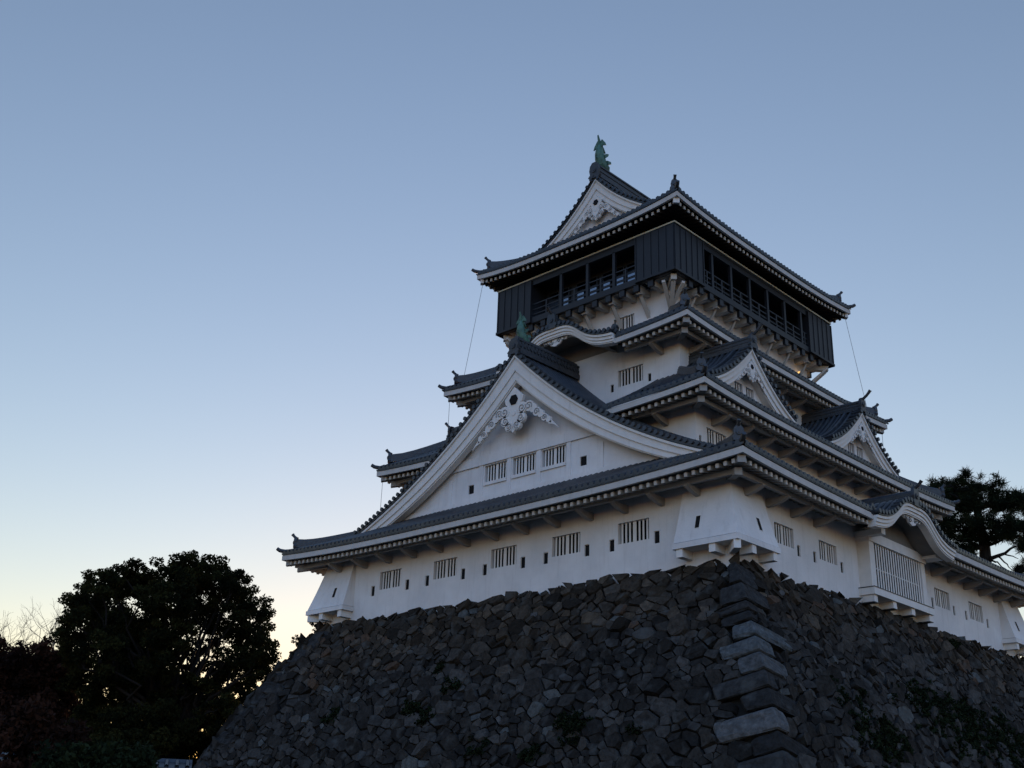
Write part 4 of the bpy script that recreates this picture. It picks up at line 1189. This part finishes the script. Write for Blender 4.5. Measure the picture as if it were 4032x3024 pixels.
# pines beyond the right end of the keep
def pine(label, foot, lobes, trunk_pts, seed, limbs):
    rng = random.Random(seed); t = empty('pine_tree', label, 'tree', None); t.location = foot; F = Vector(foot)
    tr = MB(); tp = [Vector(p) - F for p in trunk_pts]
    tr.tube([Vector((0, 0, -.2))] + tp, lin(.62, .18, len(tp) + 1), 9)
    V = []; T = []
    for c, r in lobes:
        c = Vector(c) - F; a = min(tp[1:], key=lambda p: (p - c).length + (3 if p.z > c.z + .5 else 0))
        pts = limb(tr, a, c, .15, .03, rng, 6, .06, 6)
        for _ in range(int(13 * r * r) + 6):
            d = Vector((rng.gauss(0, 1), rng.gauss(0, 1), rng.gauss(0, .55))).normalized() * r * rng.random() ** .45
            q = c + d; k = rng.uniform(.30, .48); tone = rng.random()
            if rng.random() < .4: limb(tr, pts[-2], q, .035, .012, rng, 4, .05, 4)
            n = 64
            for _ in range(n):
                v = Vector((rng.gauss(0, 1), rng.gauss(0, 1), rng.gauss(.35, .8))).normalized() * k; w = v.cross(Vector((rng.gauss(0, 1), rng.gauss(0, 1), rng.gauss(0, 1)))).normalized() * .022
                o = q + Vector((rng.gauss(0, 1), rng.gauss(0, 1), rng.gauss(0, 1))) * .10
                V += [o - w, o + w, o + v + w * .4, o + v - w * .4]; T.append(min(1, max(0, tone + rng.gauss(0, .15))))
    for a, b, r in limbs: limb(tr, Vector(a) - F, Vector(b) - F, r, r * .35, rng, 6, .05, 6)
    tr.build('trunk', M['bark'], t)
    m = MB(); m.v = [tuple(v) for v in V]; m.f = [(4 * i, 4 * i + 1, 4 * i + 2, 4 * i + 3) for i in range(len(T))]; m.m = [0] * len(T); m.tones = [None] * len(T)
    o = m.build('crown', M['needle'], t, recalc=False)
    at = o.data.attributes.new('tone', 'FLOAT', 'FACE'); at.data.foreach_set('value', np.array(T, dtype=np.float32))
    return t
D = 84; rp = random.Random(8)
pl = [(3790, 1890, .6), (3805, 1930, .9), (3890, 1910, .8), (3740, 1960, .9), (3700, 1940, .7), (3675, 1925, .5), (3725, 1905, .5), (3860, 1970, 1.2), (3780, 2000, 1.2), (3920, 1990, .9), (3960, 1985, .8), (4000, 1960, .7), (3985, 1975, .6), (3700, 2000, .9),
      (3830, 2060, 1.2), (3740, 2060, 1.1), (3930, 2060, 1.0), (3770, 2120, 1.1), (3860, 2120, .9), (3700, 2090, .9), (3960, 2110, .8), (3730, 2170, .9), (3800, 2180, .6), (3665, 1990, .4), (3640, 1955, .35), (3760, 2230, .8), (3690, 2150, .7)]
lob = [lobe(u, v, D + rp.uniform(-2, 2), r * 1.18) for u, v, r in pl]
f = px(3885, 2400, D)
tp = [(f.x, f.y, GZ + 7), tuple(px(3890, 2330, D)), tuple(px(3882, 2240, D)), tuple(px(3878, 2160, D)), tuple(px(3862, 2080, D)), tuple(px(3845, 2000, D)), tuple(px(3830, 1930, D))]
pine('tall dark pine rising behind the right end of the keep, bare limbs below its crown', (f.x, f.y, GZ), lob, tp, 31,
     [(tuple(px(3882, 2215, D)), tuple(px(4000, 2150, D - 1)), .16), (tuple(px(3886, 2190, D)), tuple(px(3960, 2240, D + 1)), .09), (tuple(px(3930, 2190, D)), tuple(px(3985, 2245, D)), .07), (tuple(px(3876, 2150, D)), tuple(px(3820, 2145, D)), .14), (tuple(px(3950, 2180, D)), tuple(px(4010, 2200, D)), .06)])
pl = [(4040, 2000, .7), (4060, 1970, .7), (4090, 2010, 1.0), (4000, 2070, .8), (4040, 2080, 1.0), (4090, 2090, 1.1), (4020, 2130, .9), (4070, 2150, 1.0), (4120, 2060, 1.0), (4010, 2250, .4), (4030, 2290, .5), (4000, 2310, .4), (3960, 2290, .35), (4060, 2230, .6), (4120, 2160, 1.0), (4150, 2000, 1.0)]
lob = [lobe(u, v, 92 + rp.uniform(-2, 2), r * 1.1) for u, v, r in pl]
f = px(4110, 2400, 92)
tp = [(f.x, f.y, GZ + 8), tuple(px(4105, 2330, 92)), tuple(px(4090, 2220, 92)), tuple(px(4085, 2120, 92)), tuple(px(4085, 2020, 92))]
pine('second pine cut by the right edge, its crown lower than its neighbour', (f.x, f.y, GZ), lob, tp, 32, [(tuple(px(4085, 2190, 92)), tuple(px(3990, 2260, 92)), .1)])

# ------------------------------------------------------------------ plants on the stone base
def patch(face, spots, name, label, seed, size=.085, dens=210, mat_='ivy'):
    rng = random.Random(seed); cs, rs, ns = [], [], []
    for q, l, rq, rl_, n in spots:
        for _ in range(n):
            a, b = rng.gauss(0, .45) * rq, rng.gauss(0, .45) * rl_
            cs.append(face.P(q + a, l + b, rng.uniform(.06, .17))); r = rng.uniform(.10, .26); rs.append(r); ns.append(int(dens * r))
    o = leaf_object(name, cs, rs, ns, size, M[mat_], None, .8, (.0, .8))
    return tag(o, label, 'plants', 'stuff')
patch(right, [(9.5, 5.6, 2.4, 1.5, 72), (12.0, 5.9, 2.6, 1.4, 72), (14.5, 6.6, 2.8, 1.4, 84), (17.5, 6.2, 2.8, 1.5, 72), (20.5, 7.0, 3.0, 1.6, 66), (13.5, 5.1, 1.4, .6, 27), (11.5, 7.4, 3, .8, 36), (17, 7.8, 3, .8, 36)], 'ivy', 'broad dark ivy mat across the middle of the side face of the base', 1)
patch(right, [(3.4, 8.2, 1.5, 1.4, 66), (4.6, 7.6, 1.2, 1.0, 36), (2.2, 7.4, .8, .5, 9)], 'ivy', 'dark ivy clump on the side face, low beside the pale corner stone', 2)
patch(right, [(2.0, 6.1, .9, .7, 13), (3.2, 6.3, .8, .6, 8), (1.2, 5.6, .5, .4, 4)], 'ivy', 'small green growth on the side face close to the corner stones, halfway down', 3)
patch(right, [(18.7, .75, 1.0, .35, 15)], 'moss', 'green moss on the top course of the base below the right windows', 4, .07)
patch(front, [(-4.9, 7.6, .75, .6, 26), (-5.4, 7.3, .5, .4, 12)], 'weeds', 'largest tuft of green weeds on the front of the base, low near the corner', 5)
patch(front, [(-12.9, 5.0, .6, .35, 14), (-14.2, 3.95, .35, .3, 7)], 'weeds', 'green weeds in the joints at the middle of the front of the base', 6)
patch(front, [(-14.8, 6.1, .8, .5, 18), (-9.7, 8.4, .7, .5, 16), (-6.8, 8.7, .7, .4, 14), (-20.5, 6.1, .6, .5, 12), (-13.6, 6.6, .5, .6, 10), (-1.8, 7.9, .3, .2, 5)], 'weeds', 'scattered weeds low on the front of the base', 7)
def sprig(name, label, foot, out, k, seed, group='shrubs sprouting from the base'):
    rng = random.Random(seed); t = empty(name, label, 'shrub', group); t.location = foot; m = MB(); cs, rs, ns = [], [], []
    for _ in range(7):
        d = (Vector(out) + Vector((rng.gauss(0, .35), rng.gauss(0, .35), rng.gauss(.15, .35)))).normalized() * k * rng.uniform(.6, 1.1)
        p = limb(m, (0, 0, 0), d, .02, .008, rng, 5, .08, 4)
        for q in p[2:]: cs.append(q + Vector((rng.gauss(0, .05), rng.gauss(0, .05), rng.gauss(0, .05)))); rs.append(.13 * k + .04); ns.append(34)
    m.build('stems', M['bark'], t); leaf_object('foliage', cs, rs, ns, .055, M['ivy'], t, .8, (.0, .5))
sprig('shrub', 'small dark shrub sprouting under the left overhanging corner box', front.P(-26.7, .15, .1), (-1, -.15, .25), .62, 1)
sprig('shrub', 'small dark shrub sticking out of the left edge of the base below the topmost one', front.P(-27.0, 1.3, .1), (-1, -.1, .2), .6, 2)
sprig('shrub', 'low tuft just below the two shrubs on the left edge of the base', front.P(-27.3, 1.75, .1), (-1, 0, -.1), .34, 3)

# ------------------------------------------------------------------ low tiled wall at the bottom left
gw = empty('garden_wall', 'low white plastered wall with a dark tiled top at the bottom left corner', 'wall')
D = 34.0
e1 = px(757, 3000, D); e0 = px(-500, 3000, D + .8); u = Vector((e0.x - e1.x, e0.y - e1.y, 0)); Lw = u.length; u.normalize(); nv = Vector((-u.y, u.x, 0))
if nv.dot(Vector((CAM[0] - e1.x, CAM[1] - e1.y, 0))) < 0: nv = -nv
zt = px(600, 3003, D).z
TW = lambda a, b, c: (e1.x + u.x * a + nv.x * b, e1.y + u.y * a + nv.y * b, c)
m = MB(); m.box(TW, .12, Lw, -.16, .16, GZ, zt - .16); m.build('wall', M['plaster'], gw)
m = MB()
m.prism(lambda a, b, c: TW(b, a, zt + c), [(-.46, -.19), (-.46, -.13), (-.12, .03), (-.08, .12), (.08, .12), (.12, .03), (.46, -.13), (.46, -.19)], 0, Lw)
k = .12
while k < Lw:
    for sg in (1, -1): tile_row(m, [TW(k, sg * .44, zt - .12), TW(k, sg * .12, zt + .03)], Vector((0, 0, 1)), u, .06)
    k += .27
m.build('coping', M['tile'], gw)
m = MB(); m.box(TW, .14, Lw, -.36, .36, zt - .26, zt - .19); m.build('eave_board', M['trim'], gw)

t_ = [(u, 3020 + 14 * math.sin(u), .30) for u in range(250, 545, 28)] + [(u, 3050, .34) for u in range(240, 560, 30)]
lobes = [lobe(u, v, 26 + .4 * math.sin(u * 1.7), r * 1.15) for u, v, r in t_]
ft = px(430, 3050, 26)
crown_tree('evergreen_shrub', 'low dark evergreen shrub in front of the garden wall, beside the reddish maple', 'shrub', (ft.x, ft.y, GZ), lobes, M['ivy'], .07, 900, 41, .07)
